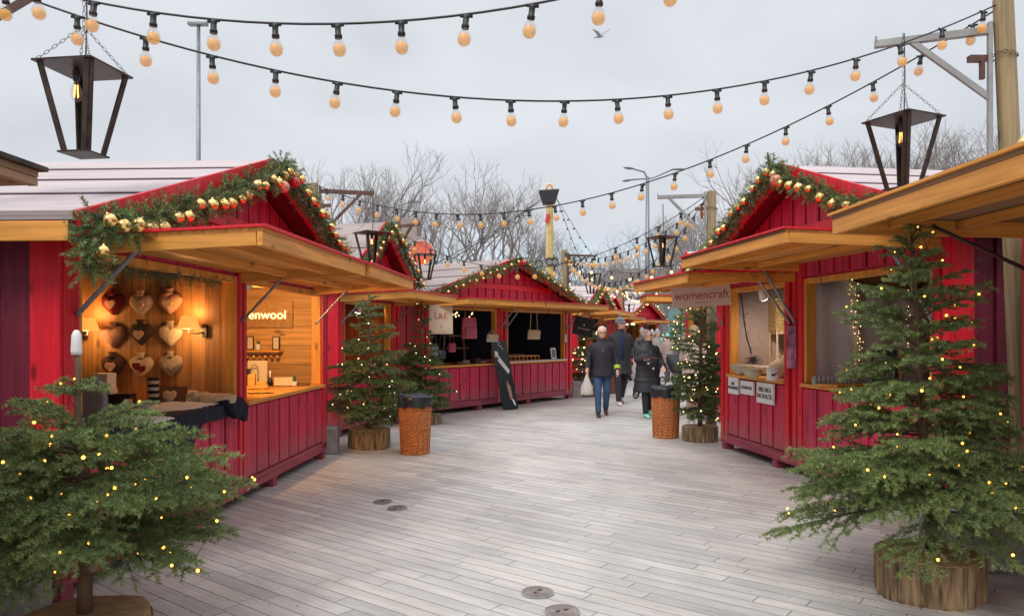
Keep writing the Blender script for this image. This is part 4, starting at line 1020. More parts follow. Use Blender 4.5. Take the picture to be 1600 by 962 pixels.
mb.tube([(0, -.26, .0), (0, -.2, .01), (0, -.12, 0), (0, 0, 0), (0, .14, 0), (0, .26, .01), (0, .32, .01)], [.01, .035, .045, .06, .05, .02, .05], 8, flat=.7)
mb.build('body', mat('gull_grey', (.30, .31, .33), .7), o, smooth=False)
bpy.context.view_layer.update()
o.rotation_euler = (.25, 0, .5)

# ------------------------------------------------------------------ far things
def building(label, x0, x1, y, h, wallm, storeys, nwin, d=14, roof='roofing2', group='distant buildings', wm=None):
    o = thing('building', label, 'building', (x0, y, 0), 0, group); w = x1-x0
    MB().box(0, w, 0, d, 0, h).build('wall', wallm, o)
    mb = MB(); mb.box(-.4, w+.4, -.4, d+.4, h, h+.35); mb.box(1, w-1, 2, d-2, h+.35, h+1.6); mb.build('roof', roof, o)
    sh = h/storeys; base = None
    for s in range(storeys):
        for k in range(nwin):
            cx = w*(k+.5)/nwin; ww = w/nwin*.5
            if base is None:
                b = MB(); b.box(-ww/2, ww/2, -.06, .05, 0, sh*.55); base = b.build('window', wm or 'winglass', o)
                mm = MB(); mm.box(-ww/2-.08, ww/2+.08, -.16, -.07, -.12, -.01); mm.build('sill', 'white', base); q = base; kid = base.children[0]
            else:
                q = base.copy(); COL.objects.link(q); c = kid.copy(); COL.objects.link(c); c.parent = q
            q.location = (cx, 0, s*sh+sh*.28)
M['winglass'] = mat('dark_window_glass', (.08, .10, .12), .12)
M['pale_render'] = mat('pale_grey_render', (.42, .43, .43), .9, .08, (.3, .3, .3))
M['teal'] = mat('teal_glass', (.16, .26, .27), .2, .1, (.3, .3, .3))
building('distant pale grey building behind the far bulb strings', 17, 33, 130, 11.5, 'pale_render', 4, 7)
building('distant grey office block behind the right-hand bare trees', 60, 95, 150, 11, 'pale_render', 4, 10)
building('low teal glass-fronted building behind the crowd', 11.5, 24, 62, 4.2, 'teal', 1, 6, d=8)
building('bluish-grey hall behind the narrow steep gable', -5.9, -4.7, 36, 5.9, mat('blue_grey_wall', (.22, .25, .36), .7, .1), 2, 3, d=6)
# round sign
o = thing('round_sign', 'round orange-red sign board behind the second-row lantern', 'sign', (-3.11, 25.5, 0))
MB().tube([(0, 0, 0), (0, 0, 3.5)], .06, 8).build('post', 'steel', o)
mb = MB(); mb.tube([(0, -.08, 4.35), (0, .02, 4.35)], .42, 40); mb.build('disc', mat('orange_red_board', (.62, .10, .05), .5, .25, (2, 2, 2)), o)
mb = MB()
for k in range(40):
    t = 2*PI*k/40
    mb.ball((.42*math.cos(t), -.1, 4.35+.42*math.sin(t)), .02, 6, 4)
mb.build('rim_bulbs', 'white', o)
# kiosk
o = thing('kiosk', 'small kiosk with red and yellow tiered roof beyond the handbag stall', 'kiosk', (3.85, 31.5, 0))
R_ = mat('kiosk_red', (.55, .06, .07), .5, .1); Y_ = mat('kiosk_yellow', (.80, .45, .06), .5, .1)
MB().lathe([(0, 0), (.8, 0), (.8, 2.1), (0, 2.1)], 8).build('body', R_, o)
MB().lathe([(0, 2.0), (1.35, 2.0), (1.3, 2.1), (.78, 2.7), (0, 2.7)], 12).build('lower_roof', R_, o)
MB().lathe([(0, 2.70), (.80, 2.70), (.82, 2.95), (.0, 2.95)], 12).build('yellow_band', Y_, o)
MB().lathe([(0, 2.95), (.88, 2.95), (.5, 3.2), (.08, 3.55), (0, 3.6)], 12).build('upper_roof', R_, o)
mb = MB()
for k in range(12): t = 2*PI*k/12; mb.ball((1.34*math.cos(t), 1.34*math.sin(t), 1.98), .05, 6, 4)
mb.build('roof_bulbs', 'fairyw', o)
# bare trees
k = 0
for (px, Y, ytop, v, lab) in ((487, 44, 250, 2, 'thin bare birch-like tree left of the wooden pole'), (572, 40, 230, 0, 'tall bare tree right of the wooden pole on the left'), (625, 46, 285, 3, 'bare tree above the steep gable'),
        (692, 42, 246, 1, 'tall bare tree above the round orange-red sign'), (765, 44, 258, 0, 'bare tree above the peak of the handbag stall'), (815, 50, 318, 3, 'bare tree just left of the yellow mast'),
        (905, 52, 345, 1, 'bare tree just right of the yellow mast'), (960, 58, 376, 2, 'low bare tree left of the tall street lamp'), (1040, 48, 330, 3, 'bare tree just right of the tall street lamp'),
        (1090, 40, 300, 0, 'bare tree behind the grey-bracket pole'), (1150, 42, 275, 1, 'bare tree behind the left slope of the right gable'), (1245, 30, 215, 3, 'bare tree rising behind the right gable peak'),
        (1320, 28, 190, 0, 'bare tree left of the right hanging lantern'), (1400, 30, 198, 1, 'bare tree behind the right hanging lantern'), (1480, 27, 178, 3, 'bare tree right of the right hanging lantern'), (1560, 26, 165, 0, 'tall bare tree left of the leaning wooden pole'),
        (655, 60, 335, 2, 'small far bare tree behind the round sign'), (740, 62, 345, 1, 'small far bare tree between the sign and the handbag stall'), (860, 64, 372, 0, 'small far bare tree behind the yellow mast'), (1000, 66, 372, 1, 'small far bare tree behind the tall street lamp'),
        (935, 47, 392, 3, 'low bare tree behind the far lantern'), (1065, 60, 345, 2, 'far bare tree behind the dark right lantern'), (1200, 45, 262, 2, 'far bare tree directly behind the right gable peak')):
    p = at(px, HZ, Y); bare_tree(lab, p.x, Y, EYE+(HZ-ytop)/F*Y, v, rnd.uniform(0, 6))

# fallen needles round the two near logs
Vs = []; 
for (cx, cy, rr, n) in ((-2.14, 3.70, .9, 350), (2.59, 4.56, 1.0, 350)):
    a = nrg.random(n)*2*PI; q = rr*np.sqrt(nrg.random(n))*(.5+.9*nrg.random(n)); X = cx+q*np.cos(a); Y = cy+q*np.sin(a); b = nrg.random(n)*PI; l = .009
    P = np.stack([X, Y, np.full(n, .003)], 1); d = np.stack([np.cos(b)*l, np.sin(b)*l, np.zeros(n)], 1); e = np.stack([-np.sin(b)*.0014, np.cos(b)*.0014, np.full(n, .0015)], 1)
    Vs.append(np.stack([P-d, P+d+e, P-d+2*e], 1).reshape(-1, 3))
Vv = np.concatenate(Vs); o = mesh_from_arrays('fallen_needles', Vv, np.arange(len(Vv)).reshape(-1, 3), 'needle', None, np.full(len(Vv), .15))
tag(o, 'scattered fallen fir needles on the paving round the two near logs', 'needles', kind='stuff')
# ------------------------------------------------------------------ wares, signs, lamps
CAM = Vector((0, 0, EYE))
def ray(px, py): return Vector(((px-800)/F, 1, -(py-HZ)/F))
def onz(px, py, z): k = (z-EYE)/ray(px, py).z; return CAM+ray(px, py)*k
def hit(px, py, p0, n):
    r = ray(px, py); k = (Vector(p0)-CAM).dot(n)/r.dot(n); return CAM+r*k
def heart(s, n=40, neck=False):
    pts = []
    for i in range(n):
        t = 2*PI*i/n; hx = 16*math.sin(t)**3/34*s*1.02; hy = (13*math.cos(t)-5*math.cos(2*t)-2*math.cos(3*t)-math.cos(4*t)+2)/32*s; pts.append((hx*.60+.5*s*math.sin(t)*.42, hy*.66+.46*s*math.cos(t)*.36))
    return pts[::-1]
def puffy(mb, poly, y0, th, rings=5):
    """inflated flat shape facing -y"""
    cx = sum(p[0] for p in poly)/len(poly); cz = sum(p[1] for p in poly)/len(poly); n = len(poly); vs = []; fs = []
    for i in range(rings+1):
        k = math.cos(i/rings*PI/2)**.8 if i < rings else 0; h = th*math.sin(i/rings*PI/2)
        for p in poly: vs.append((cx+(p[0]-cx)*k, y0-h, cz+(p[1]-cz)*k))
    for i in range(rings):
        for k in range(n): fs.append((i*n+k, i*n+(k+1) % n, (i+1)*n+(k+1) % n, (i+1)*n+k))
    fs.append(tuple(range(n)))
    mb.add(vs, fs)
# --- partition wall of the heart stall
ua = Vector((math.cos(A_.rotation_euler[2]), math.sin(A_.rotation_euler[2]), 0))
pw = W(A_, 2.462, 0, 0); rzA = A_.rotation_euler[2]-PI/2
tones = {'wine': (.20, .012, .018), 'beige': (.55, .40, .26), 'pink': (.62, .36, .24), 'mauve': (.40, .20, .12), 'dark': (.045, .025, .025), 'cream': (.66, .50, .30), 'brown': (.08, .035, .03), 'taupe': (.42, .33, .22)}
for (px, py, m, inner, lab) in ((178, 474, 'wine', 'pink', 'wine-red heart warmer with pink heart, top left on the wood wall'), (222, 475, 'beige', 'cream', 'beige heart warmer in the middle of the top row'), (267, 473, 'pink', 'cream', 'peach heart warmer at the top right, above the right wall lamp'),
        (178, 524, 'mauve', None, 'plain mauve heart warmer beside the left wall lamp'), (222, 521, 'dark', 'pink', 'near-black heart warmer with pink heart at the centre of the wall'), (268, 523, 'cream', None, 'plain cream heart warmer beside the right wall lamp'),
        (178, 571, 'brown', 'pink', 'dark brown heart warmer at the bottom left of the wall'), (222, 572, 'cream', 'wine', 'cream heart warmer with two dark red hearts, bottom row'), (268, 570, 'taupe', 'cream', 'taupe heart warmer with pale figures at the bottom right')):
    p = hit(px, py, pw, ua); o = thing('heart_warmer', lab, 'heart warmer', p, rzA, 'heart warmers on the wood wall')
    mb = MB(); puffy(mb, heart(.23), -.004, .05); mb.build('body', cm(*tones[m], .95, .2), o, smooth=True)
    mb = MB(); mb.lathe([(.018, .07), (.03, .085), (.024, .10), (.034, .125), (.030, .13), (0, .13)], 12, (0, -.028, 0), 1.2, .8); mb.build('neck', cm(*tones[m], .95, .2), o, smooth=True)
    mb = MB(); mb.tube([(-.05, -.03, .085), (-.01, -.055, .08), (.04, -.05, .088)], .004, 5); mb.tube([(-.01, -.055, .08), (-.03, -.06, .055)], .003, 5); mb.build('ribbon', cm(*tones[m], .8), o)
    if inner:
        mb = MB()
        for (dx, dz, s) in (((-.025, .005, .075), (.028, -.02, .07)) if m == 'cream' else (((-.02, .0, .06), (.025, -.01, .07)) if m == 'taupe' else ((-.005, -.01, .10),))):
            mb.prism([(x+dx, z+dz) for x, z in heart(s)], 'y', -.062, -.048)
        mb.build('applique', cm(*tones[inner], .95), o, bevel=.004)
M['shade'] = emis('lamp_shade_lit', (1, .34, .05), .95, (.8, .5, .25))
for (px, py, side, lab) in ((137, 506, -1, 'lit wall lamp with cone shade left of the heart warmers'), (295, 503, 1, 'lit wall lamp with cone shade right of the heart warmers')):
    p = hit(px, py, pw-ua*.13, ua); o = thing('wall_lamp', lab, 'wall lamp', p, rzA, 'wall lamps in the heart stall')
    MB().lathe([(.062, -.002), (.095, -.001), (.097, -.0), (.062, .115), (.058, .115), (.088, .004)], 24, (0, 0, -.06)).build('shade', 'shade', o, smooth=True)
    mb = MB(); mb.box(side*.10-.02, side*.10+.02, .09, .125, -.14, -.02) ; mb.tube([(side*.10, .1, -.09), (side*.06, .04, -.105), (0, 0, -.10), (0, 0, -.06)], .007, 6); mb.build('bracket', 'black_steel', o)
    lamp(o, (0, -.03, -.085), 3.2, (1, .58, .25), .03); lamp(o, (0, 0, .09), 2.4, (1, .50, .16), .03)
# --- counter wares of the heart stall
zc = .965
def wares(px, py, z=zc, dy=0.):
    q = onz(px, py, z); lim = 9.0-.004*abs(py-600) if 375 < px < 510 else (7.75 if px > 1260 else (6.62-.012*max(0, 640-py) if px < 372 else 99))
    if q.y > lim: q = Vector(((px-800)/F*lim, lim, z))
    return q
def box_thing(name, label, cat, px, py, w, d, h, m, rz=0., z=zc, group=None, bev=.003):
    p = wares(px, py, z); mb = MB(); mb.box(-w/2, w/2, -d/2, d/2, 0, h); o = mb.build(name, m, bevel=bev); o.location = p; o.rotation_euler = (0, 0, rz); tag(o, label, cat, group); return o
mb = MB()
vs = []; nx, ny = 26, 14
def cloth_z(i, j): return .006*math.sin(i*1.3+j)+.004*math.sin(j*2.1+i*.5)
x0_, x1_ = .18, 2.40
for i in range(nx+1):
    for j in range(ny+1):
        s = x0_+(x1_-x0_)*i/nx
        if j <= 7: y = .5-.58*j/7; z = zc+.004+abs(cloth_z(i, j))
        else:
            f = (j-7)/7; dep = {True: .34, False: .10}[10 <= i <= 15]; dep = .05 if i < 4 else dep
            if i in (9, 16): dep = .2
            y = -.085-.012*math.sin(i*1.9); z = zc-dep*f
        q = W(A_, s, y, z); vs.append(q)
fs = [(i*(ny+1)+j, (i+1)*(ny+1)+j, (i+1)*(ny+1)+j+1, i*(ny+1)+j+1) for i in range(nx) for j in range(ny)]
mb.add(vs, fs); o = mb.build('counter_cloth', cm(.012, .014, .03, .95, .2), smooth=True, solid=.004); tag(o, 'black cloth laid over the heart stall counter, hanging over its edge', 'cloth')
mb = MB(); q = W(A_, 2.26, -.10, .93)
for k, (dx, l) in enumerate(((-.16, .06), (-.11, .11), (-.05, .12), (.0, .10), (.06, .14), (.11, .16))):
    b = W(A_, 2.26+dx, -.10, 0); mb.tube([Vector((b.x-.10, b.y, .985)), Vector((b.x-.02, b.y, .99)), Vector((b.x+.02, b.y, .93)), Vector((b.x+.025, b.y, .96-l))], [.03, .04, .045, .03], 10)
o = mb.build('knitted_glove', cm(.010, .012, .028, .98, .2), smooth=True, remesh=.012); tag(o, 'black fluffy glove hanging over the counter beside the red middle post', 'glove')
mb = MB(); pts = [(-.12, 0), (.12, 0), (.115, .16), (.08, .27), (.03, .315), (-.04, .315), (-.09, .26), (-.12, .14)]
mb.prism(pts, 'y', -.03, .03); o = mb.build('cushion', cm(.33, .32, .31, .9, .2), smooth=False, bevel=.02); o.location = wares(141, 656); o.rotation_euler = (-.12, 0, -.1); tag(o, 'grey rounded cushion standing on the counter behind the white-capped tree tip', 'cushion')
box_thing('white_box', 'lower white box of the pair on the heart stall counter', 'box', 162, 632, .17, .16, .14, 'white', .1, group='white boxes in the heart stall')
o = box_thing('white_box', 'upper white box of the pair on the heart stall counter', 'box', 164, 632, .13, .13, .14, 'white', -.1, group='white boxes in the heart stall'); o.location.z += .141
o = thing('display_box', 'black display box with white card on the heart stall counter', 'box', wares(190, 631), .1)
MB().box(-.10, .10, -.07, .07, 0, .10).build('case', 'black', o, bevel=.003); MB().box(.055, .12, -.085, -.072, -.0, .06).build('card', 'white', o)
o = thing('striped_warmer', 'upright black and cream striped roll on the heart stall counter', 'warmer', wares(240, 620), 0)
mb = MB()
for k in range(9): mb.mi = k % 2; mb.lathe([(.0, k*.028), (.042, k*.028+.001), (.044, k*.028+.014), (.042, k*.028+.028), (0, k*.028+.028)], 14)
mb.build('roll', [cm(.015, .013, .015, .9), cm(.62, .52, .40, .9)], o, smooth=False)
o = thing('heart_card', 'tilted brown card with a cream heart on the heart stall counter', 'card', wares(266, 624), -.12)
MB().rbox((0, 0, .085), (.30, .012, .18), Matrix.Rotation(-.35, 3, 'X')).build('board', cm(.22, .10, .05, .6), o)
mb = MB(); puffy(mb, heart(.13), 0, .02); h = mb.build('heart', cm(.66, .48, .28, .9), o, smooth=True); h.location = (.0, -.015, .085); h.rotation_euler = (-.35, 0, 0)
mb = MB()
for (dx, dy, dz, r) in ((-.16, 0, .05, .06), (-.09, .01, .07, .07), (-.02, 0, .06, .06), (.03, .02, .08, .05), (-.12, .03, .10, .045), (-.05, -.03, .10, .045)): mb.ball((dx, dy, dz), (r, r*.9, r*.8), 14, 8)
o = mb.build('fluffy_bundle', cm(.60, .47, .33, .98, .3), smooth=True, remesh=.012); o.location = wares(315, 630); tag(o, 'fluffy beige sheepskin bundle at the right of the heart stall counter', 'sheepskin')
mb = MB(); mb.tube([(-.15, 0, .05), (-.11, 0, .06), (.10, .0, .06), (.15, 0, .055)], [.035, .06, .06, .04], 14, flat=.8); o = mb.build('bolster', cm(.62, .46, .28, .9, .2), smooth=True); o.location = wares(340, 628); o.rotation_euler = (0, 0, .12); tag(o, 'long beige bolster lying beside the middle red post', 'cushion')
for k in range(9):
    mb = MB(); mb.prism([(-.20, -.05), (-.10, -.06), (.12, -.05), (.20, -.02), (.20, .03), (.10, .055), (-.12, .05), (-.20, .03)], 'z', 0, .008)
    o = mb.build('insole', cm(.78, .74, .70, .9), bevel=.002); o.location = wares(245+k*11, 643-k*1.6)+Vector((0, .0, .006+.004*k)); o.rotation_euler = (0, .06, .10-.05*k); tag(o, 'pale flat felt insole in the fanned pile on the black cloth', 'insole', 'insoles fanned on the black cloth')
for k in range(6):
    mb = MB(); mb.prism([(-.14, -.04), (.1, -.045), (.16, 0), (.1, .045), (-.14, .04)], 'z', 0, .008)
    o = mb.build('insole', cm(.80, .79, .78, .9), bevel=.002); o.location = wares(200+k*8, 664-k*1.2)+Vector((0, 0, .006+.004*k)); o.rotation_euler = (0, .04, .2-.06*k); tag(o, 'white flat insole in the small pile nearest the front left tree', 'insole', 'white insoles nearest the tree')
o = thing('price_card', 'small white folded price card with blue edge on the black cloth', 'card', wares(227, 642), -.2)
MB().rbox((0, 0, .035), (.085, .004, .07), Matrix.Rotation(-.5, 3, 'X')).build('card', 'white', o); MB().rbox((-.036, -.006, .035), (.012, .004, .07), Matrix.Rotation(-.5, 3, 'X')).build('stripe', cm(.08, .12, .3, .5), o)
# --- second opening of the left stall
pw2 = W(A_, A_L-.034-.012-.026, 0, 0)
def onwall(px, py): return hit(px, py, pw2, ua)
o = thing('wooden_sign', 'wooden box sign with lit letters on the far wall of the left stall', 'sign', onwall(420, 491), rzA)
MB().box(-.36, .32, -.045, -.001, -.17, .17).build('board', 'lining_h', o, bevel=.004); text('enwool', .155, 'neon', o, (.0, -.05, -.01), depth=.004, sx=1.05)
o = thing('wall_shelf', 'narrow wooden shelf below the lit wooden sign', 'shelf', onwall(411, 548), rzA)
MB().box(-.27, .27, -.16, -.001, -.012, .012).build('board', 'honey', o, bevel=.002)
mb = MB(); mb.tube([(-.25, -.14, -.03), (.25, -.14, -.03)], .005, 6); mb.build('rail', 'galv', o)
for k in range(7):
    ob = MB().ball((0, 0, 0), .022, 10, 8).build('hanging_bell', 'gold2', smooth=True); ob.location = onwall(384+k*9, 556.5)-ua*.12; tag(ob, 'small shiny bell hanging under the narrow wooden shelf', 'bell', 'bells under the wooden shelf')
for (px, lab) in ((394, 'small framed card at the left end of the narrow shelf'), (434, 'small framed card at the right end of the narrow shelf')):
    o = thing('picture_frame', lab, 'picture frame', onwall(px, 546)-ua*.06, rzA, 'small frames on the narrow shelf')
    mb = MB()
    for a in ((-.045, -.036, 0, .17), (.036, .045, 0, .17), (-.036, .036, 0, .01), (-.036, .036, .16, .17)): mb.box(a[0], a[1], -.01, .01, a[2], a[3])
    mb.build('frame', 'black_steel', o); MB().box(-.036, .036, 0, .006, .01, .16).build('card', 'cream', o)
o = thing('flower_pot', 'tiny white plant pot on the narrow wooden shelf', 'plant pot', onwall(406, 546)-ua*.06, 0)
MB().lathe([(0, 0), (.025, 0), (.034, .07), (0, .07)], 14).build('pot', 'white', o); mb = MB()
for k in range(10): mb.tube([(0, 0, .07), (.03*math.cos(k), .03*math.sin(k), .10+.003*k)], [.006, .001], 4)
mb.build('leaves', 'needle', o)
p = wares(395, 610); o = thing('display_board', 'pale wooden board with a thin metal arch on the second counter', 'display stand', wares(402, 598), rzA)
MB().box(-.12, .12, 0, .02, 0, .30).build('board', 'cream', o, bevel=.003)
mb = MB(); mb.tube([(-.05, -.08, 0)]+[(.045*math.cos(t)-.005, -.08, .20+.05*math.sin(t)) for t in [PI-k*PI/8 for k in range(9)]]+[(.04, -.08, 0)], .006, 6); mb.build('arch', 'galv', o)
def lump(px, py, parts, name, label, cat, m, rz=0., z=zc, smooth=True):
    mb = MB()
    for q in parts: mb.box(*q)
    o = mb.build(name, m, bevel=.004); o.location = wares(px, py, z); o.rotation_euler = (0, 0, rz); tag(o, label, cat); return o
lump(402, 606, [(-.12, .12, -.08, .08, 0, .03), (-.10, -.02, -.05, .05, .03, .16), (0, .10, -.05, .05, .03, .07)], 'gift_box', 'yellowish opened carton nearest the pillar on the second counter', 'carton', 'honey', .2)
lump(443, 592, [(-.10, .12, -.07, .07, 0, .10)], 'carton', 'pale square carton in the middle of the second counter', 'carton', 'cream', .1)
lump(455, 600, [(-.14, .10, -.04, .04, 0, .02)], 'knife_tray', 'flat dark wooden tray on the second counter', 'tray', cm(.05, .03, .02, .5), .5)
lump(468, 592, [(-.10, .12, -.03, .03, 0, .015)], 'flat_case', 'flat reddish brown case at the right of the second counter', 'case', cm(.16, .04, .025, .5), .3)
lump(385, 592, [(-.04, .04, -.04, .04, 0, .20)], 'black_planter', 'tall black planter beside the pillar on the second counter', 'planter', 'black')
o = thing('cactus', 'tiny cactus in a pale pot on the second counter', 'plant', wares(460, 584), 0); MB().lathe([(0, 0), (.03, 0), (.035, .05), (0, .05)], 12).build('pot', 'white', o); MB().ball((0, 0, .08), (.025, .025, .045), 10, 8).build('stem', cm(.05, .12, .05, .8), o, smooth=True)
o = thing('bottle', 'small dark bottle with white top on the second counter', 'bottle', wares(422, 589), 0); MB().lathe([(0, 0), (.03, 0), (.03, .07), (.012, .09), (0, .09)], 12).build('glass', 'black', o, smooth=True); MB().lathe([(0, .091), (.014, .091), (.014, .17), (.005, .18), (0, .18)], 10).build('top', 'white', o, smooth=True)
mb = MB(); mb.tube([(-.22+.02*k, .03*math.sin(k*1.3), .012) for k in range(20)], .007, 6); o = mb.build('loose_cable', 'black'); o.location = wares(402, 616); o.rotation_euler = (0, 0, .3); tag(o, 'loose black cord lying on the front of the second counter', 'cord')
def spotlamp(label, p, aim, power, col=(1, .70, .38), sz=.055):
    o = thing('spot_lamp', label, 'spot lamp', p, 0, 'spot lamps inside the stalls'); a = Vector(aim).normalized(); q = a.to_track_quat('-Z', 'Y').to_matrix()
    mb = MB(); mb.tube([-a*.10, -a*.02, a*.04], [sz*.6, sz*.9, sz*1.1], 14); mb.build('housing', 'white', o, smooth=True)
    MB().tube([a*.041, a*.046], sz, 14).build('lens', 'spot', o); MB().tube([(0, 0, .16), (0, 0, 0)], .01, 6).build('stem', 'steel', o)
    l = lamp(o, a*.06, power, col, .05, 'SPOT', a.to_track_quat('-Z', 'Y').to_euler()); l.data.spot_size = math.radians(150); l.data.spot_blend = .9
    return o
spotlamp('bright warm spot lamp under the ceiling of the second left opening', at(398, 440, 7.2)+Vector((-.1, 0, 0)), (-.1, .9, -.5), 190, (1, .58, .22), .07)
spotlamp('clamp spot lamp at the top of the womencraft opening', at(1192, 462, 9.3), (.5, .45, -.75), 26, (1, .82, .62), .05)
spotlamp('second clamp spot lamp higher up in the womencraft opening', at(1206, 440, 9.4), (.4, -.3, -.75), 12, (1, .84, .66), .045)
spotlamp('small lit spot lamp above the red handbag', at(752, 464, 16.6), (-.3, .3, -.9), 14, (1, .8, .55), .06)
spotlamp('right lit bulb lamp in the orange-lit stall opening', at(603, 470, 13.2), (-.5, -.2, -.8), 16, (1, .62, .3), .05)
spotlamp('left lit bulb lamp in the orange-lit stall opening', at(560, 484, 12.2), (-.3, .3, -.9), 10, (1, .62, .3), .05)
# --- womencraft stall
ud = Vector((math.cos(D_.rotation_euler[2]), math.sin(D_.rotation_euler[2]), 0)); nd_ = Vector((math.sin(D_.rotation_euler[2]), -math.cos(D_.rotation_euler[2]), 0)); rzD = D_.rotation_euler[2]
def facing(px, py, Y, rz, name, label, cat, group=None, dz=0): return thing(name, label, cat, at(px, py, Y)+Vector((0, 0, dz)), rz, group)
o = facing(1096, 463, 9.75, .10, 'hanging_sign', 'pale board reading womencraft hanging under the right awning', 'sign')
MB().rbox((0, 0, 0), (.80, .018, .27), Matrix.Rotation(-.07, 3, 'Y')).build('board', 'signgrey', o, bevel=.002)
text('womencraft', .155, 'redink', o, (0, -.0115, .015), (PI/2, -.07, 0), .0015); text('handgemacht', .032, 'redink', o, (.0, -.0115, -.075), (PI/2, -.07, 0), .001)
mb = MB(); mb.tube([(-.33, 0, .13), (-.33, .0, .20)], .004, 5); mb.tube([(.33, 0, .17), (.33, 0, .24)], .004, 5); mb.build('hook', 'steel', o)
for (x, w, h, t1, t2, sz, dz, lab) in ((.46, .30, .22, 'OHNE', 'ZWISCHENHANDEL', .056, 0, 'white notice reading OHNE ZWISCHENHANDEL, first under the womencraft counter'), (.86, .36, .17, 'GESCHENK MIT HERZ', '', .05, .0, 'white notice reading GESCHENK MIT HERZ, middle one under the womencraft counter'), (1.34, .42, .25, '100% FAIR &', 'NACHHALTIG', .078, -.03, 'white notice reading 100% FAIR & NACHHALTIG, nearest the red pillar')):
    q = W(D_, x, -.075, .90+dz); o = thing('notice_board', lab, 'notice', q, rzD, 'white notices under the womencraft counter')
    MB().box(-w/2, w/2, -.0, .025, -h/2, h/2).build('board', 'white', o, bevel=.002)
    if t2: text(t1+'\n'+t2, sz*1.05, 'ink', o, (0, -.003, 0), depth=.001, sx=.74 if len(t2) < 12 else .62)
    else: text(t1, sz*1.1, 'ink', o, (0, -.003, 0), depth=.001, sx=.56)
# far compartment: wall cloth, twig light chain, wicker shelf, bowls
zd = 1.052; pwD = W(D_, .034+.012+.022, 0, 0)
def dwall(px, py): return hit(px, py, pwD, ud)
mb = MB(); vs = []; nx = 24
for i in range(nx+1):
    for j in (0, 1):
        q = W(D_, .085+.012*math.sin(i*1.1), .12+2.3*i/nx, .25+1.95*j); vs.append(q)
mb.add(vs, [(2*i, 2*i+2, 2*i+3, 2*i+1) for i in range(nx)]); o = mb.build('wall_cloth', cm(.52, .42, .41, .9), smooth=True, solid=.004); tag(o, 'mauve-grey cloth lining the wall of the womencraft compartment', 'cloth')
o = thing('twig_garland', 'thin dark twig chain hanging down the mauve cloth', 'garland', dwall(1152, 445)+ud*.06, 0)
a = dwall(1152, 445); pts = [dwall(x, y)+ud*.05-a-ud*.06 for x, y in ((1152, 445), (1157, 470), (1160, 500), (1164, 525), (1172, 552))]
mb = MB(); mb.tube(pts, .006, 5)
for i in range(14):
    q = pts[0].lerp(pts[-1], i/13); q = min(pts, key=lambda t: (t-q).length).lerp(q, .6); mb.tube([q, q+Vector((rnd.uniform(-.06, .06), -.02, rnd.uniform(.0, .06)))], [.004, .001], 4)
mb.build('twigs', 'ink', o)
p0 = dwall(1172, 560)+ud*.05
mb = MB()
for k in range(26): t = k*2.4; mb.tube([(0, 0, 0), (.05*math.cos(t), -.02, .05*math.sin(t)), (.13*math.cos(t+.3), -.04+.03*math.sin(t*3), .08*math.sin(t+.3))], [.008, .004, .001], 4)
o = mb.build('dark_twig_knot', 'ink'); o.location = p0+Vector((0, -.05, -.02)); tag(o, 'dark knot of twigs at the lower end of the twig chain', 'twig ornament')
sh = dwall(1218, 530)+ud*.30
o = thing('wicker_shelf', 'tall wicker rack with basket top in the womencraft compartment', 'shelf', (sh.x, sh.y, .2), 0)
mb = MB(); w = .46
for sx in (-w/2, w/2):
    for sy in (-.14, .14): mb.tube([(sx, sy, 0), (sx, sy, 1.45)], .013, 6)
for z in (.75, 1.08, 1.40):
    mb.box(-w/2, w/2, -.14, .14, z-.012, z+.012)
for k in range(5):
    x = -w/2+w*k/4; mb.tube([(x, .14, .7), (x, .14, 1.42)], .006, 5)
mb.build('frame', 'cream', o)
mb = MB()
for k in range(16): mb.box(-w/2-.02, w/2+.02, -.155, .155, 1.42+k*.028, 1.442+k*.028)
mb.build('basket', mat('straw', (.55, .38, .16), .8, .3, (20, 20, 60), .6), o, bevel=.006)
o = thing('fruit_basket', 'shallow basket with orange-red cloth on the wicker rack', 'basket', (sh.x+.03, sh.y-.03, 1.30), 0)
MB().lathe([(0, 0), (.10, 0), (.17, .035), (.175, .04), (.10, .01), (0, .01)], 20).build('basket', 'gold2', o, smooth=True); MB().ball((0, 0, .03), (.13, .10, .04), 14, 8).build('cloth', cm(.50, .08, .03, .8), o, smooth=True)
for (px, py, r, h, m, lab) in ((1163, 583, .19, .13, (.50, .42, .30), 'large shallow pale bowl at the left of the womencraft counter'), (1192, 584, .15, .12, (.60, .52, .42), 'second bowl to the right on the womencraft counter'), (1176, 588, .13, .11, (.52, .46, .30), 'small olive-beige bowl in front on the womencraft counter')):
    q = wares(px, py+2, zd); o = MB().lathe([(0, 0), (r*.5, 0), (r*.8, h*.5), (r, h), (r*.97, h), (r*.75, h*.5), (r*.45, .012), (0, .012)], 24).build('bowl', cm(*m, .6), smooth=True); o.location = q; tag(o, lab, 'bowl', 'bowls on the womencraft counter')
mb = MB(); mb.ball((0, 0, .09), (.13, .10, .10), 14, 8); mb.ball((.03, 0, .15), (.08, .07, .08), 12, 8); mb.ball((-.07, -.02, .14), (.05, .05, .06), 12, 8)
o = mb.build('paper_bag', cm(.62, .48, .34, .9, .2), smooth=True, remesh=.014); o.location = wares(1222, 591, zd)+Vector((.12, .25, 0)); tag(o, 'crumpled beige fabric bag beside the red pillar on the womencraft counter', 'bag')
o = thing('canister', 'white pot with dark bird drawing on the womencraft counter', 'pot', wares(1208, 594, zd)); MB().lathe([(0, 0), (.07, 0), (.075, .15), (.07, .15), (0, .145)], 18).build('pot', 'white', o, smooth=True)
mb = MB(); mb.prism([(-.045, .05), (-.01, .055), (.03, .10), (.0, .085), (-.02, .075), (-.045, .085)], 'y', -.078, -.074); mb.build('drawing', 'ink', o)
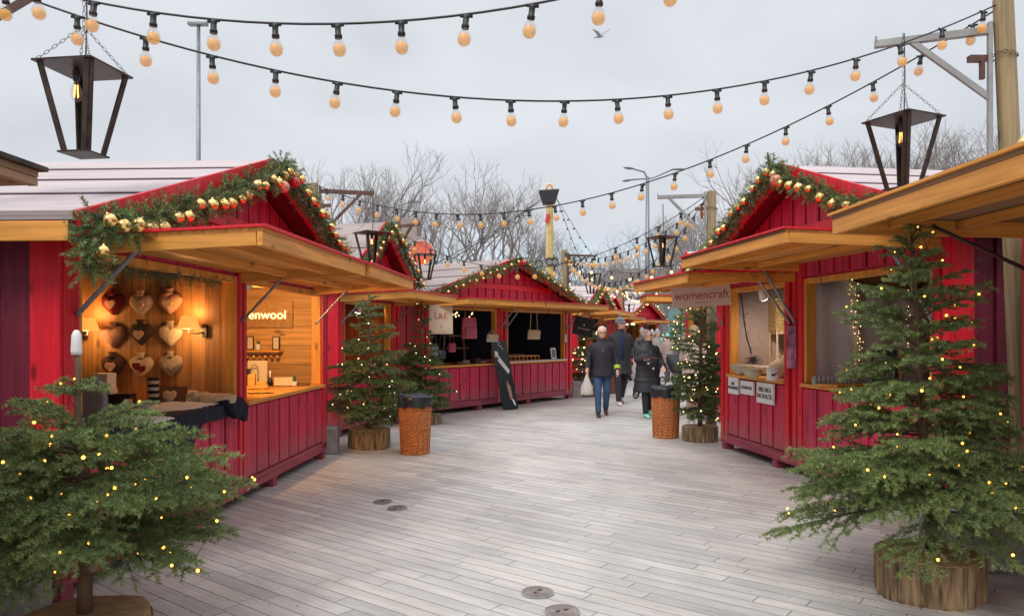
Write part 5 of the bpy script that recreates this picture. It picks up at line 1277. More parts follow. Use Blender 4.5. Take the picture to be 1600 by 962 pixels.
o = thing('teapot', 'pale lidded pot with pointed knob next to the red pillar', 'pot', wares(1226, 592, zd)+Vector((.05, .3, 0))); MB().lathe([(0, 0), (.10, 0), (.14, .10), (.12, .17), (.05, .22), (.012, .26), (.01, .31), (0, .32)], 20).build('body', 'cream', o, smooth=True)
q = W(D_, 1.955, -.06, 1.44); o = thing('poster', 'small dark pink poster on the red pillar of the right stall', 'poster', q, rzD)
MB().box(-.11, .09, -.004, .01, -.24, .24).build('sheet', mat('poster_print', (.10, .03, .06), .4, .9, (9, 9, 9), col2=(.35, .12, .20)), o); 
# near compartment: draped cloth with light curtain, log candle holder, harp sign
pm = W(D_, 1.95+.012+.024, 0, 0)
mb = MB(); vs = []; nx, nz_ = 40, 6
for i in range(nx+1):
    for j in range(nz_+1):
        f = i/nx; y = .12+2.35*f; topz = 2.28-.12*math.sin(PI*f)-.12*f; z = .25+(topz-.25)*j/nz_
        q = W(D_, 2.06+.040*math.sin(i*.9+.5*j*.3)*(1-.3*j/nz_)+.03*math.sin(i*.31), y, z); vs.append(q)
mb.add(vs, [(i*(nz_+1)+j, (i+1)*(nz_+1)+j, (i+1)*(nz_+1)+j+1, i*(nz_+1)+j+1) for i in range(nx) for j in range(nz_)])
o = mb.build('draped_cloth', cm(.80, .76, .78, .95, .08), smooth=True, solid=.004); tag(o, 'large grey draped cloth hanging at the back of the nearer right opening', 'cloth')
o = thing('light_curtain', 'tiny warm lights hanging in strands on the grey draped cloth', 'fairy lights', W(D_, 2.10, .5, 0), 0)
base = W(D_, 2.10, .5, 0); mb = MB(); bm0 = None; cnt = 0
for (x0, x1) in ((1270, 1270), (1330, 1352), (1338, 1340), (1322, 1347), (1418, 1424)):
    prev = None
    for k in range(18):
        f = k/17; px = x0+(x1-x0)*f+rnd.uniform(-4, 4); py = 428+140*f+rnd.uniform(-3, 3); q = hit(px, py, W(D_, 2.14, 0, 0), ud)-base
        if prev is not None: mb.tube([prev, q], .0012, 3, cap=False)
        prev = q
        if bm0 is None: g = MB().ball((0, 0, 0), .0060, 6, 5).build('bulb', 'fairyw', o, smooth=True); bm0 = g.data
        else: g = bpy.data.objects.new('bulb', bm0); COL.objects.link(g); g.parent = o
        g.location = q; s_ = rnd.uniform(.5, 1.); g.scale = (s_, s_, s_)
mb.build('wire', 'steel', o)
o = thing('row_of_brushes', 'row of pale round brush heads on the nearer right counter', 'brushes', wares(1300, 596, zd), .0)
for k in range(9):
    mb = MB(); mb.lathe([(0, 0), (.024, 0), (.03, .05), (.026, .09), (0, .10)], 12, (-.18+.045*k, 0, 0)); mb.build('brush', cm(.38, .36, .38, .8), o, smooth=True)
lump(1322, 600, [(-.32, .32, -.14, .14, 0, .02)], 'wood_board', 'flat pale wooden board on the nearer right counter', 'board', 'honey', .5, z=zd)
lump(1375, 596, [(-.22, .22, -.16, .16, 0, .025)], 'dark_tray', 'flat dark tray behind the tall right fir tree', 'tray', cm(.05, .06, .07, .4), .3, z=zd)
o = thing('slate_sign', 'small dark slate with pale curved lettering, in a wooden stand behind the tall tree', 'sign', wares(1382, 600, zd), -.15)
MB().rbox((0, 0, .19), (.26, .014, .36), Matrix.Rotation(-.15, 3, 'X')).build('slate', cm(.03, .035, .035, .6), o, bevel=.003); MB().tube([(.16, 0, 0), (.19, .08, .38)], .02, 6).build('stand', 'honey', o)
text('dùo', .12, 'signgrey', o, (0, -.03, .12), (PI/2-.15, 0, 0), .001)
# --- handbag stall
zh_ = .965; rzC = C_.rotation_euler[2]
o = thing('hanging_sign', 'cream board reading L&E hanging from the handbag stall awning', 'sign', at(689, 499, 13.75), .0)
MB().rbox((0, 0, 0), (.44, .014, .54)).build('board', 'cream', o, bevel=.002); text('L&E', .16, 'redink', o, (0, -.009, .06), depth=.001); 
mb = MB(); mb.prism([(-.012, -.13), (.01, -.14), (.014, -.12), (0, -.112)], 'y', -.010, -.0075); mb.build('emblem', 'ink', o); mb = MB(); mb.tube([(-.18, 0, .27), (-.18, 0, .40)], .004, 4); mb.tube([(.18, 0, .27), (.18, 0, .40)], .004, 4); mb.build('cord', 'steel', o)
def handbag(label, p, w, d, h, m, rz, strap, backpack=False, name='handbag'):
    o = thing(name, label, 'bag', p, rz); mb = MB(); mb.loft([((0, 0, 0), w*.50, d*.5), ((0, 0, h*.08), w*.54, d*.56), ((0, 0, h*.7), w*.5, d*.45), ((0, 0, h), w*.46, d*.3)], 18); mb.build('bag_body', m, o, smooth=False, bevel=.012)
    mb = MB(); mb.tube([(-w*.34, -d*.2, h*.92), (-w*.25, -d*.1, h+strap*.7), (-.02, 0, h+strap), (.02, 0, h+strap), (w*.25, .0, h+strap*.7), (w*.34, d*.1, h*.92)], .009 if strap < .3 else .011, 6, flat=.5); mb.build('strap', m, o, smooth=True)
    mb = MB(); mb.box(-w*.36, w*.36, -d*.66, -d*.50, h*.12, h*.5) if backpack else mb.box(-w*.46, w*.46, -d*.62, -d*.5, h*.45, h*.9); mb.build('pocket', m, o, bevel=.012)
    return o
mp_ = mat('magenta_leather', (.40, .05, .09), .4, .1, coat=.2)
handbag('magenta leather tote bag hanging in the left opening of the handbag stall', at(733, 529, 14.6), .34, .14, .42, mp_, .6, .30, True)
mt = mat('tan_leather', (.55, .42, .24), .45, .1)
handbag('cream crossbody bag on a long strap hanging in the right opening', at(834, 530, 16.1), .30, .10, .21, mt, .5, .55)
handbag('small beige pouch hanging at the edge of the left opening', at(769, 534, 15.0), .26, .08, .16, cm(.48, .38, .28, .6), .6, .06)
handbag('small pink pouch hanging low behind the slender fir tree', at(706, 550, 14.5), .15, .08, .18, mp_, .5, .25)
handbag('dark small bag hanging behind the slender fir tree', at(690, 560, 14.2), .16, .08, .16, cm(.05, .05, .07, .5), .5, .3)
handbag('grey shoulder bag hanging behind the slender fir tree', at(678, 556, 14.0), .16, .08, .2, cm(.20, .20, .22, .5), .5, .28)
q = W(C_, 1.55, .55, .97); o = thing('display_rack', 'small wooden display rack in the left handbag opening', 'rack', q, rzC)
mb = MB()
for sx in (-.35, .35): mb.beam((sx, 0, 0), (sx*.8, 0, .62), .03, .03)
mb.box(-.34, .34, -.12, .12, .30, .32); mb.box(-.30, .30, -.12, .12, .56, .58); mb.build('frame', 'brown_deck', o)
for k, (s, m, lab) in enumerate(((1.2, (.10, .03, .03), 'low dark red case'), (1.45, (.30, .2, .14), 'tan folded leather piece'), (1.75, (.06, .03, .03), 'dark flat wallet'), (1.95, (.35, .22, .2), 'stack of small paper cards'), (2.1, (.2, .05, .06), 'wine-red purse'))):
    q = W(C_, s, .12, zh_); mb = MB(); mb.box(-.09, .09, -.07, .07, 0, .05+.03*(k % 3)); o = mb.build('leather_goods', cm(*m, .5), bevel=.008); o.location = q; o.rotation_euler = (0, 0, rzC+k*.7); tag(o, lab+' on the left counter of the handbag stall', 'leather goods', 'leather goods on the handbag counter')
o = thing('wooden_tray', 'long raised wooden tray in the right opening of the handbag stall', 'tray', W(C_, 3.35, .22, zh_), rzC)
mb = MB(); mb.box(-.6, .6, -.15, .15, .10, .12); 
for k in range(9): mb.box(-.6+.148*k, -.585+.148*k, -.15, -.135, 0, .10)
mb.build('rack', 'honey', o); MB().box(-.58, .1, -.12, .12, .125, .16).build('leather_roll', cm(.12, .03, .03, .5), o, bevel=.01)
mb = MB(); mb.box(-1.14, 1.14, -.08, -.02, .0, .02); o = mb.build('counter_edge', 'white', C_); o.location = (3.76, 0, .955)
o = thing('picture_frame', 'small black and white picture standing on the right handbag counter', 'picture', W(C_, 4.45, .02, zh_+.02), rzC)
MB().rbox((0, 0, .13), (.20, .015, .26), Matrix.Rotation(-.15, 3, 'X')).build('frame', 'white', o); MB().rbox((0, -.011, .13), (.13, .006, .19), Matrix.Rotation(-.15, 3, 'X')).build('print', cm(.12, .11, .12, .5), o)
q = W(C_, 4.86, -.05, 1.47); o = MB().box(-.05, .05, -.006, .0, -.09, .09).build('paper_notice', cm(.5, .5, .5, .7)); o.location = q; o.rotation_euler = (0, 0, rzC); tag(o, 'small grey paper notice on the right post of the handbag stall', 'notice')
# leaning black banner board
base = at(797, 640, 1.6*F/120); base.z = 0
o = thing('leaning_board', 'tall narrow black board with white strips leaning on the handbag stall', 'sign', (base.x+.02, base.y, 0), rzC*.45)
Rm = Matrix.Rotation(-.17, 3, 'X') @ Matrix.Rotation(-.13, 3, 'Y')
def bp(x, y, z): return Rm@Vector((x, y, z))
mb = MB(); mb.hexa([bp(-.17, -.012, .0), bp(.17, -.012, .0), bp(.17, .012, .0), bp(-.17, .012, .0), bp(-.17, -.012, 1.46), bp(.17, -.012, 1.46), bp(.17, .012, 1.46), bp(-.17, .012, 1.46)]); mb.build('board', mat('dark_slate_print', (.018, .028, .032), .3, .3, (3, 3, 3)), o)
def strip(pts, m, nm):
    mb = MB(); v = [bp(x, -.014, z) for x, z in pts]+[bp(x, -.0165, z) for x, z in pts]; n = len(pts)
    mb.add(v, [tuple(range(n)), tuple(range(2*n-1, n-1, -1))]+[(i, (i+1) % n, n+(i+1) % n, n+i) for i in range(n)]); mb.build(nm, m, o)
strip([(-.14, 1.14), (-.06, 1.12), (-.06, 1.24), (-.13, 1.27)], 'white', 'label_card'); strip([(-.10, 1.06), (.09, .74), (.13, .82), (-.05, 1.14)], 'white', 'label_strip')
strip([(.03, .20), (.08, .22), (.08, .48), (.02, .62), (0, .5)], cm(.40, .24, .18, .6), 'printed_hand'); strip([(.09, .10), (.13, .06), (.10, .2), (.06, .22)], 'white', 'printed_stroke')
mb = MB(); mb.tube([bp(.03, -.02, 1.42), bp(-.02, -.02, 1.43), bp(-.03, -.02, 1.39), bp(.02, -.02, 1.34), bp(.06, -.02, 1.27)], .008, 6); mb.build('printed_hook', 'white', o)
# black hanging sign at far corner
o = thing('hanging_sign', 'tilted square black sign on a rod at the far corner of the handbag stall', 'sign', at(912, 510, 17.6), .15)
Rt = Matrix.Rotation(.22, 3, 'Y'); MB().rbox((0, 0, 0), (.50, .02, .44), Rt).build('board', 'black', o, bevel=.003); MB().tube([(-.50, .1, -.02), (-.27, 0, .05)], .012, 6).build('rod', 'steel', o)
text('DELIKATESSEN', .045, 'signgrey', o, (.0, -.012, -.06), (PI/2, .22, 0), .001); mb = MB(); mb.prism([(-.01, .02), (.02, .015), (.03, .06), (.01, .05), (0, .06)], 'y', -.014, -.011); mb.build('emblem', 'signgrey', o)
# B stall clerk-side bottles
for k, (px, py, h, m) in enumerate(((578, 577, .16, (.6, .5, .4)), (586, 577, .12, (.62, .55, .5)), (594, 575, .2, (.03, .03, .04)), (600, 574, .15, (.5, .3, .15)))):
    q = wares(px, py, .965); mb = MB(); mb.lathe([(0, 0), (.035, 0), (.035, h*.6), (.014, h*.8), (.014, h), (0, h)], 12); o = mb.build('bottle', cm(*m, .4), smooth=True); o.location = q
    tag(o, ('cream jar first from the left', 'white jar second from the left', 'dark tall bottle', 'amber bottle nearest the wood post')[k]+' on the orange-lit stall counter', 'bottle', 'bottles on the orange-lit counter')

o = thing('light_chain', 'small cluster of warm lights hanging inside the top of the left handbag opening', 'fairy lights', W(C_, .9, .3, 2.0), rzC)
prev = None; wb = MB(); g0 = None
for k in range(22):
    q = Vector((rnd.uniform(-.5, 1.2), rnd.uniform(-.05, .25), rnd.uniform(-.10, .07)))
    if prev is not None: wb.tube([prev, q], .003, 3, cap=False)
    prev = q
    g = MB().ball((0, 0, 0), .014, 6, 5).build('bulb', 'fairyw', o, smooth=True) if g0 is None else bpy.data.objects.new('bulb', g0)
    if g0 is None: g0 = g.data
    else: COL.objects.link(g); g.parent = o
    g.location = q
wb.build('wire', 'black', o)
# ------------------------------------------------------------------ people
SK = mat('skin', (.70, .37, .27), .5, .06, (8, 8, 8))
def hand(mb, w, d, nrm, s=1., curl=.5, thumb=1):
    """palm + five fingers; d = forearm direction, nrm = palm normal"""
    d = Vector(d).normalized(); n = Vector(nrm); n = (n-d*n.dot(d)).normalized(); sd = d.cross(n)*thumb; w = Vector(w)
    mb.tube([w-d*.02*s, w+d*.03*s, w+d*.085*s], [.024*s, .033*s, .036*s], 10, flat=.55)
    for i, (off, l) in enumerate(((-.027, .066), (-.009, .075), (.009, .070), (.027, .055))):
        b = w+d*.08*s+sd*off*s*-1; k1 = (d*math.cos(curl*.6)+n*math.sin(curl*.6)).normalized(); k2 = (d*math.cos(curl*1.5)+n*math.sin(curl*1.5)).normalized()
        mb.tube([b, b+k1*l*.5*s, b+k1*l*.5*s+k2*l*.5*s], [.0105*s, .0095*s, .008*s], 7)
    b = w+d*.025*s+sd*.028*s; e = (d*.6+sd*.75+n*.35).normalized(); mb.tube([b, b+e*.035*s, b+e*.035*s+(e*.5+d*.6+n*.3).normalized()*.03*s], [.013*s, .011*s, .009*s], 7)
def person(label, x, y, yaw, H=1.75, stride=.25, arms=None, coat='jacket', cc=(.02, .02, .03), trc=(.03, .03, .04), shoe=(.05, .035, .03), hair=(.4, .4, .4), hat=None, glasses=False, scarf=None,
           hem=.80, head_yaw=0., vox=.011, bulk=1., detail=True, hairlong=False, lift=.06, cat='person', group=None):
    """local frame: +y forward, +x the person's left is -x ... x right"""
    k = H/1.75; o = thing('person', label, cat, (x, y, 0), yaw, group); o.scale = (k, k, k)
    V = Vector
    hip = {s: V((s*.09, 0, .90)) for s in (-1, 1)}
    ank = {1: V((.085, stride*.55, .09)), -1: V((-.085, -stride*.55, .09+lift))}
    knee = {1: V((.09, stride*.42, .49)), -1: V((-.09, .02-stride*.05, .50))}
    sh = {s: V((s*.165*bulk, -.01, 1.375)) for s in (-1, 1)}
    arms = arms or {}
    A = {}
    for s in (-1, 1): A[s] = arms.get(s, (V((s*.25, -.06*s*0+.02, 1.14)), V((s*.25, .12, .90))))
    hc = V((0, .02, 1.625))
    # body
    b = MB()
    b.loft([((0, 0, .84), .12, .09), ((0, 0, .92), .165, .11), ((0, 0, 1.02), .15, .10), ((0, 0, 1.12), .14, .10), ((0, 0, 1.28), .165, .11), ((0, 0, 1.40), .17, .10), ((0, 0, 1.46), .09, .07), ((0, .0, 1.50), .058, .058), ((0, .015, 1.56), .052, .055)], 16)
    for s in (-1, 1):
        b.tube([hip[s], hip[s].lerp(knee[s], .5), knee[s], knee[s].lerp(ank[s], .35), ank[s]], [.085, .075, .055, .052, .036], 12)
        f = ank[s]; dn = -.35 if s == -1 and lift > .03 else 0
        b.tube([f+V((0, -.04, -.04)), f+V((0, .06, -.055+dn*.1)), f+V((0, .15, -.068+dn*.3))], [.036, .04, .028], 10, flat=.8)
        e, w = A[s]; b.tube([sh[s], sh[s].lerp(e, .5), e, w], [.052, .046, .038, .026], 12); b.ball(sh[s], .055, 12, 8)
        d = (w-e).normalized(); nrm = V((-s, 0, .0)) if abs(d.z) > .6 else V((0, 0, 1 if arms.get('up%d' % s) else -1)); hand(b, w, d, nrm, 1., .6, 1 if (s == 1) else -1)
    R = Matrix.Rotation(head_yaw, 3, 'Z')
    def hp(x_, y_, z_): return hc+R@V((x_, y_, z_))
    b.ball(hp(0, 0, .015), (.078, .096, .108), 18, 14, rot=R); b.ball(hp(0, .030, -.045), (.060, .064, .070), 16, 10, rot=R)
    b.tube([hp(0, .085, .022), hp(0, .108, -.018), hp(0, .09, -.026)], [.008, .014, .010], 8)
    for s in (-1, 1): b.ball(hp(s*.075, -.005, -.005), (.012, .022, .032), 8, 8, rot=R)
    b.tube([hp(-.022, .084, -.055), hp(0, .092, -.054), hp(.022, .084, -.055)], .006, 6)
    b.build('body', SK, o, remesh=vox*.8 if detail else vox)
    if detail:
        for s in (-1, 1):
            m = MB(); m.ball(hp(s*.030, .088, .012), (.014, .010, .008), 10, 8, rot=R); m.build('eye', cm(.05, .04, .04, .3), o, smooth=True)
            m = MB(); m.tube([hp(s*.048, .080, .030), hp(s*.030, .090, .034), hp(s*.014, .088, .031)], .0045, 5); m.build('eyebrow', cm(*hair, .9), o)
        m = MB(); m.tube([hp(-.022, .091, -.055), hp(0, .098, -.054), hp(.022, .091, -.055)], .0045, 6); m.build('lips', cm(.42, .14, .12, .5), o)
    # trousers and shoes
    t = MB(); t.loft([((0, 0, .80), .13, .10), ((0, 0, .90), .178, .125), ((0, 0, 1.0), .168, .118)], 16)
    for s in (-1, 1): t.tube([hip[s]+V((0, 0, .02)), hip[s].lerp(knee[s], .5), knee[s], knee[s].lerp(ank[s], .5), ank[s]+V((0, .0, -.01))], [.098, .090, .072, .064, .056], 12)
    t.build('trousers', cm(*trc, .8), o, remesh=vox)
    for s in (-1, 1):
        f = ank[s]; dn = -.03 if (s == -1 and lift > .03) else 0
        m = MB(); m.tube([f+V((0, -.07, -.048)), f+V((0, -.03, -.045)), f+V((0, .06, -.052+dn*.5)), f+V((0, .13, -.060+dn)), f+V((0, .185, -.068+dn))], [.025, .044, .046, .042, .02], 12, flat=.85); m.tube([f+V((0, -.02, .035)), f+V((0, -.01, -.03))], [.046, .045], 12)
        m.build('shoe', cm(*shoe, .5), o, remesh=.009)
    # coat
    c = MB(); w_ = bulk
    flare = .05 if hem < .7 else .02
    rings = [((0, .0, hem), (.195+flare)*w_, (.145+flare)*w_), ((0, 0, hem+.02), (.20+flare)*w_, (.150+flare)*w_), ((0, 0, .92), .205*w_, .155*w_), ((0, 0, 1.05), .195*w_, .150*w_), ((0, 0, 1.2), .20*w_, .15*w_), ((0, 0, 1.34), .195*w_, .135*w_), ((0, -.005, 1.41), .165*w_, .115), ((0, -.005, 1.46), .115, .095), ((0, 0, 1.485), .085, .085), ((0, .0, 1.52), .078, .078)]
    if hem < .7: rings.insert(2, ((0, 0, .7), (.20+flare*.6)*w_, (.15+flare*.6)*w_))
    c.loft(rings, 20)
    for s in (-1, 1):
        e, w = A[s]; wr = e.lerp(w, .93); c.ball(sh[s], .062, 12, 8); c.tube([sh[s], sh[s].lerp(e, .5), e, wr], [.068, .064, .058, .048], 12)
    if coat == 'puffer':
        for z in [hem+.12*i for i in range(1, int((1.4-hem)/.12))]:
            q = [(a.x, a.y) for a in (V((0, 0, 0)),)]
            rx = .212*w_+ (flare*.7 if z < .8 else 0); c.lathe([(rx*.9, z-.045), (rx*.99, z-.015), (rx*.99, z+.015), (rx*.9, z+.045)], 20, (0, 0, 0), 1, .76)
        c.tube([(-.10, -.05, 1.46), (-.13, -.09, 1.50), (0, -.14, 1.52), (.13, -.09, 1.50), (.10, -.05, 1.46), (.07, .04, 1.46)], [.03, .045, .055, .045, .035, .02], 10)
    c.tube([(.06*math.cos(a), .065*math.sin(a), 1.515) for a in [2*PI*i/12 for i in range(13)]], .022, 8, cap=False)
    co_ = c.build('coat', cm(*cc, .75 if coat != 'puffer' else .62), o, remesh=vox)
    if detail:
        m = MB(); m.beam((0, .148*w_, .95), (0, .135*w_, 1.34), .010, .010); m.build('zip', cm(.2, .2, .2, .4), co_)
    if scarf: m = MB(); m.tube([(.075*math.cos(a), .08*math.sin(a), 1.50) for a in [2*PI*i/12 for i in range(13)]], .03, 8, cap=False); m.build('scarf', cm(*scarf, .9), o, smooth=True)
    # hair / hat
    m = MB()
    if hat:
        m.ball(hp(0, -.008, .055), (.090, .104, .095), 18, 12, rot=R); m.tube([hp(.092*math.cos(a), .104*math.sin(a)-.006, .035) for a in [2*PI*i/16 for i in range(17)]], .014, 8, cap=False)
        h_ = m.build('beanie', mat('knit_band', tuple(q*.6 for q in hat), .95, .5, (2, 2, 26), .3, col2=tuple(min(1, q*2.2) for q in hat)), o, remesh=.010)
        m = MB(); m.ball(hp(0, -.01, .16), .032, 10, 8); m.build('pompom', cm(*hat, .95), h_, smooth=True)
        m = MB(); m.ball(hp(0, -.03, -.0), (.078, .08, .07), 14, 10, rot=R); m.build('hair', cm(*hair, .9), o, smooth=True)
    else:
        m.ball(hp(0, -.022, .048), (.084, .094, .092), 18, 12, rot=R)
        m.ball(hp(0, -.045, -.01), (.080, .065, .085), 14, 10, rot=R)
        rr = random.Random(int(x*100))
        for i in range(46 if hairlong else 26):
            a = rr.uniform(-.4, PI+.4)+PI; zz = rr.uniform(-.05 if hairlong else .0, .075); q = math.sqrt(max(0, 1-(zz/.14)**2)); m.ball(hp(.078*math.cos(a)*q, .085*math.sin(a)*q-.012, zz+.03), .024 if hairlong else .016, 8, 6)
        m.build('hair', cm(*hair, .95, .25), o, remesh=.009)
    if glasses:
        m = MB()
        for s in (-1, 1): m.tube([hp(s*.033+.022*math.cos(a), .101, .010+.016*math.sin(a)) for a in [2*PI*i/10 for i in range(11)]], .0028, 5, cap=False); m.tube([hp(s*.055, .10, .014), hp(s*.076, .06, .014), hp(s*.080, .0, .012)], .0025, 4)
        m.tube([hp(-.011, .103, .014), hp(.011, .103, .014)], .0025, 4); m.build('glasses', cm(.06, .03, .03, .3), o)
    return o
V = Vector
# local +x = the person's right when looking along +y; yaw PI faces the camera
m1 = person('grey-haired man in dark jacket and blue jeans walking, yellow band on his sleeve', 1.73, 14.2, PI-.03, 1.72, .26, {1: (V((.27, -.02, 1.15)), V((.30, .14, .93))), -1: (V((-.28, .0, 1.14)), V((-.29, .10, .90)))},
    cc=(.018, .015, .024), trc=(.035, .075, .16), shoe=(.06, .03, .025), hair=(.62, .60, .57), glasses=True, hem=.78, bulk=1.10)
# reflective band on the left sleeve (local -x)
e, w = V((-.28, .0, 1.14)), V((-.29, .10, .90)); mb = MB(); q = e.lerp(w, .62); q2 = e.lerp(w, .70); q3 = e.lerp(w, .76); q4 = e.lerp(w, .84); mb.tube([q, q2], .063, 12); mb.tube([q3, q4], .060, 12); mb.build('reflective_band', mat('fluorescent_yellow', (.65, .85, .05), .5), m1)
def from_local(o, p): bpy.context.view_layer.update(); return o.matrix_world@V(p)
hb = from_local(m1, (.31, .20, .84)); o = thing('plastic_bag', 'translucent plastic bag with purchases held by the man in blue jeans', 'bag', hb, 0)
mb = MB(); mb.loft([((0, 0, -.40), .10, .06), ((0, 0, -.36), .125, .075), ((.0, 0, -.24), .11, .06), ((0, 0, -.10), .05, .03), ((0, 0, 0), .012, .012)], 14); mb.build('film', glassish('plastic_film', (.75, .72, .70), .55, .35), o, smooth=True)
mb = MB(); mb.ball((-.03, 0, -.34), (.05, .04, .045), 10, 8); mb.ball((.04, 0, -.33), (.04, .04, .05), 10, 8); mb.build('contents', cm(.55, .28, .10, .6), o, smooth=True)
fb = from_local(m1, (.27, .08, 1.07)); o = MB().rbox((0, 0, 0), (.02, .26, .34), Matrix.Rotation(.25, 3, 'X')).build('folder', cm(.03, .03, .045, .5)); o.location = fb; o.rotation_euler = (0, 0, 0); tag(o, 'dark flat folder under the arm of the man in blue jeans', 'folder')
m2 = person('tall man in grey striped beanie and long open dark coat, looking aside', 2.43, 16.6, PI+.1, 1.93, .42, {1: (V((.27, -.06, 1.14)), V((.29, .02, .90))), -1: (V((-.27, -.04, 1.14)), V((-.26, .10, .92)))},
    cc=(.022, .026, .032), trc=(.022, .022, .03), shoe=(.66, .64, .62), hair=(.10, .07, .05), hat=(.16, .17, .19), hem=.62, head_yaw=.9, bulk=1.04)
mb = MB(); mb.loft([((0, .02, .70), .12, .145), ((0, .02, 1.1), .12, .145), ((0, .02, 1.40), .11, .130)], 16); mb.build('sweater', cm(.012, .018, .055, .9), m2, smooth=True)
m3 = person('grey-haired woman in long black puffer coat and mint shoes, holding a small tray', 2.58, 14.1, PI+.25, 1.66, .20, {1: (V((.25, .02, 1.15)), V((.17, .26, 1.16))), -1: (V((-.28, .02, 1.14)), V((-.25, .20, 1.01))), 'up1': True},
    coat='puffer', cc=(.020, .020, .026), trc=(.012, .012, .015), shoe=(.28, .70, .56), hair=(.34, .31, .28), glasses=True, hem=.50, head_yaw=.55, bulk=1.16, hairlong=True)
q = from_local(m3, (.14, .38, 1.20)); o = MB().box(-.15, .15, -.10, .10, -.012, .012).build('small_tray', cm(.10, .04, .04, .4), bevel=.004); o.location = q; o.rotation_euler = (0, .04, .1); tag(o, 'flat dark tray held by the woman in the puffer coat', 'tray')
o = thing('coat_badge', 'two small pale patches on the front of the puffer coat', 'patches', from_local(m3, (.0, .205, 1.0)), PI+.25)
person('pale-haired woman in a beige fur coat behind the tree by the womencraft stall', 3.38, 13.7, -.6, 1.74, .05, None, cc=(.52, .40, .33), trc=(.30, .20, .14), shoe=(.15, .09, .06), hair=(.55, .42, .24), hem=.62, bulk=1.1, vox=.014, detail=False, hairlong=True, lift=0)
bpy.data.objects.remove(o)
for sx, sz in ((-.045, .98), (.06, 1.08)): MB().rbox((sx, .185, sz), (.045, .012, .035), Matrix.Rotation(.4, 3, 'Y')).build('coat_patch', 'white', m3)
crowd = [(4.45, 23.5, PI, 1.66, (.30, .24, .22), (.6, .58, .55), 'distant shopper in a white woolly hat behind the tall man'), (4.95, 25.2, PI+.3, 1.70, (.22, .25, .24), (.42, .42, .42), 'distant shopper in grey hat and pale green jacket'),
    (5.05, 24.0, .3, 1.58, (.36, .26, .22), (.12, .42, .30), 'distant shopper in a bright green hat'), (4.75, 27.0, PI, 1.75, (.08, .06, .06), (.3, .3, .32), 'distant shopper in a dark coat, rearmost of the group'),
    (5.25, 22.6, PI-.5, 1.60, (.10, .09, .10), (.25, .2, .2), 'distant shopper pushing the black stroller')]
for (x, y, yw, H, cc, hat, lab) in crowd:
    person(lab, x, y, yw, H, .2, None, cc=cc, trc=(.03, .03, .05), shoe=(.08, .06, .05), hair=(.15, .1, .07), hat=hat, vox=.02, detail=False, hem=.7, group='distant shoppers')
person('stallholder with dark hair inside the orange-lit stall', -3.1, 12.6, -.9, 1.66, .0, None, cc=(.02, .02, .03), trc=(.03, .03, .03), hair=(.05, .03, .02), vox=.016, detail=False, lift=0)
person('shopkeeper in black standing beside the bottles of the orange-lit stall', -2.95, 13.15, -1.2, 1.7, .0, None, cc=(.012, .012, .016), trc=(.03, .03, .03), hair=(.05, .03, .02), vox=.016, detail=False, lift=0) if False else None
def stroller(label, x, y, rz, big=1.):
    o = thing('stroller', label, 'stroller', (x, y, 0), rz, 'strollers'); o.scale = (big,)*3
    mb = MB(); mb.loft([((0, 0, .42), .16, .22), ((0, 0, .50), .20, .30), ((0, .04, .66), .21, .32), ((0, .18, .84), .20, .20), ((0, .22, .95), .14, .10)], 16); mb.build('seat_shell', cm(.02, .02, .025, .7), o, smooth=True)
    mb = MB()
    for s in (-1, 1): mb.tube([(s*.24, .34, .95), (s*.24, .1, .5), (s*.24, -.32, .14)], .014, 6); mb.tube([(s*.24, .1, .5), (s*.24, .32, .14)], .014, 6)
    mb.tube([(-.24, .34, .95), (.24, .34, .95)], .018, 8); mb.build('frame', 'steel', o)
    for s in (-1, 1):
        for yy, r in ((-.32, .11), (.32, .15)):
            w_ = MB(); w_.tube([(s*.27, yy+(r-.02)*math.cos(a), r+(r-.02)*math.sin(a)) for a in [2*PI*i/16 for i in range(17)]], .02, 8, cap=False); w2 = w_.build('wheel', 'black', o, smooth=True)
            h = MB(); h.tube([(s*.255, yy, r), (s*.285, yy, r)], .03, 8)
            for i in range(5): a = 2*PI*i/5; h.tube([(s*.27, yy, r), (s*.27, yy+(r-.02)*math.cos(a), r+(r-.02)*math.sin(a))], .006, 4)
            h.build('hub', 'galv', w2)
    return o
stroller('black stroller standing right of the puffer-coat woman, before the far tree', 4.95, 22.2, .6)
stroller('stroller with a pale cover between the tall man and the woman', 3.10, 18.4, -.9)
mb = MB(); mb.ball((0, 0, 0), (.17, .06, .28), 16, 10); o = mb.build('pale_bag', cm(.48, .42, .42, .8), smooth=True); o.location = (3.05, 17.9, .66); o.rotation_euler = (.1, .12, .1); tag(o, 'pale oval bag hanging on the stroller behind the woman', 'bag')
p = at(938, 590, 19); mb = MB(); mb.lathe([(0, 0), (.22, 0), (.26, .60), (0, .6)], 18); o = mb.build('planter', cm(.26, .09, .06, .8), smooth=False); o.location = (2.75, 19.6, 0); tag(o, 'rusty brown tub behind the legs of the tall man', 'tub')
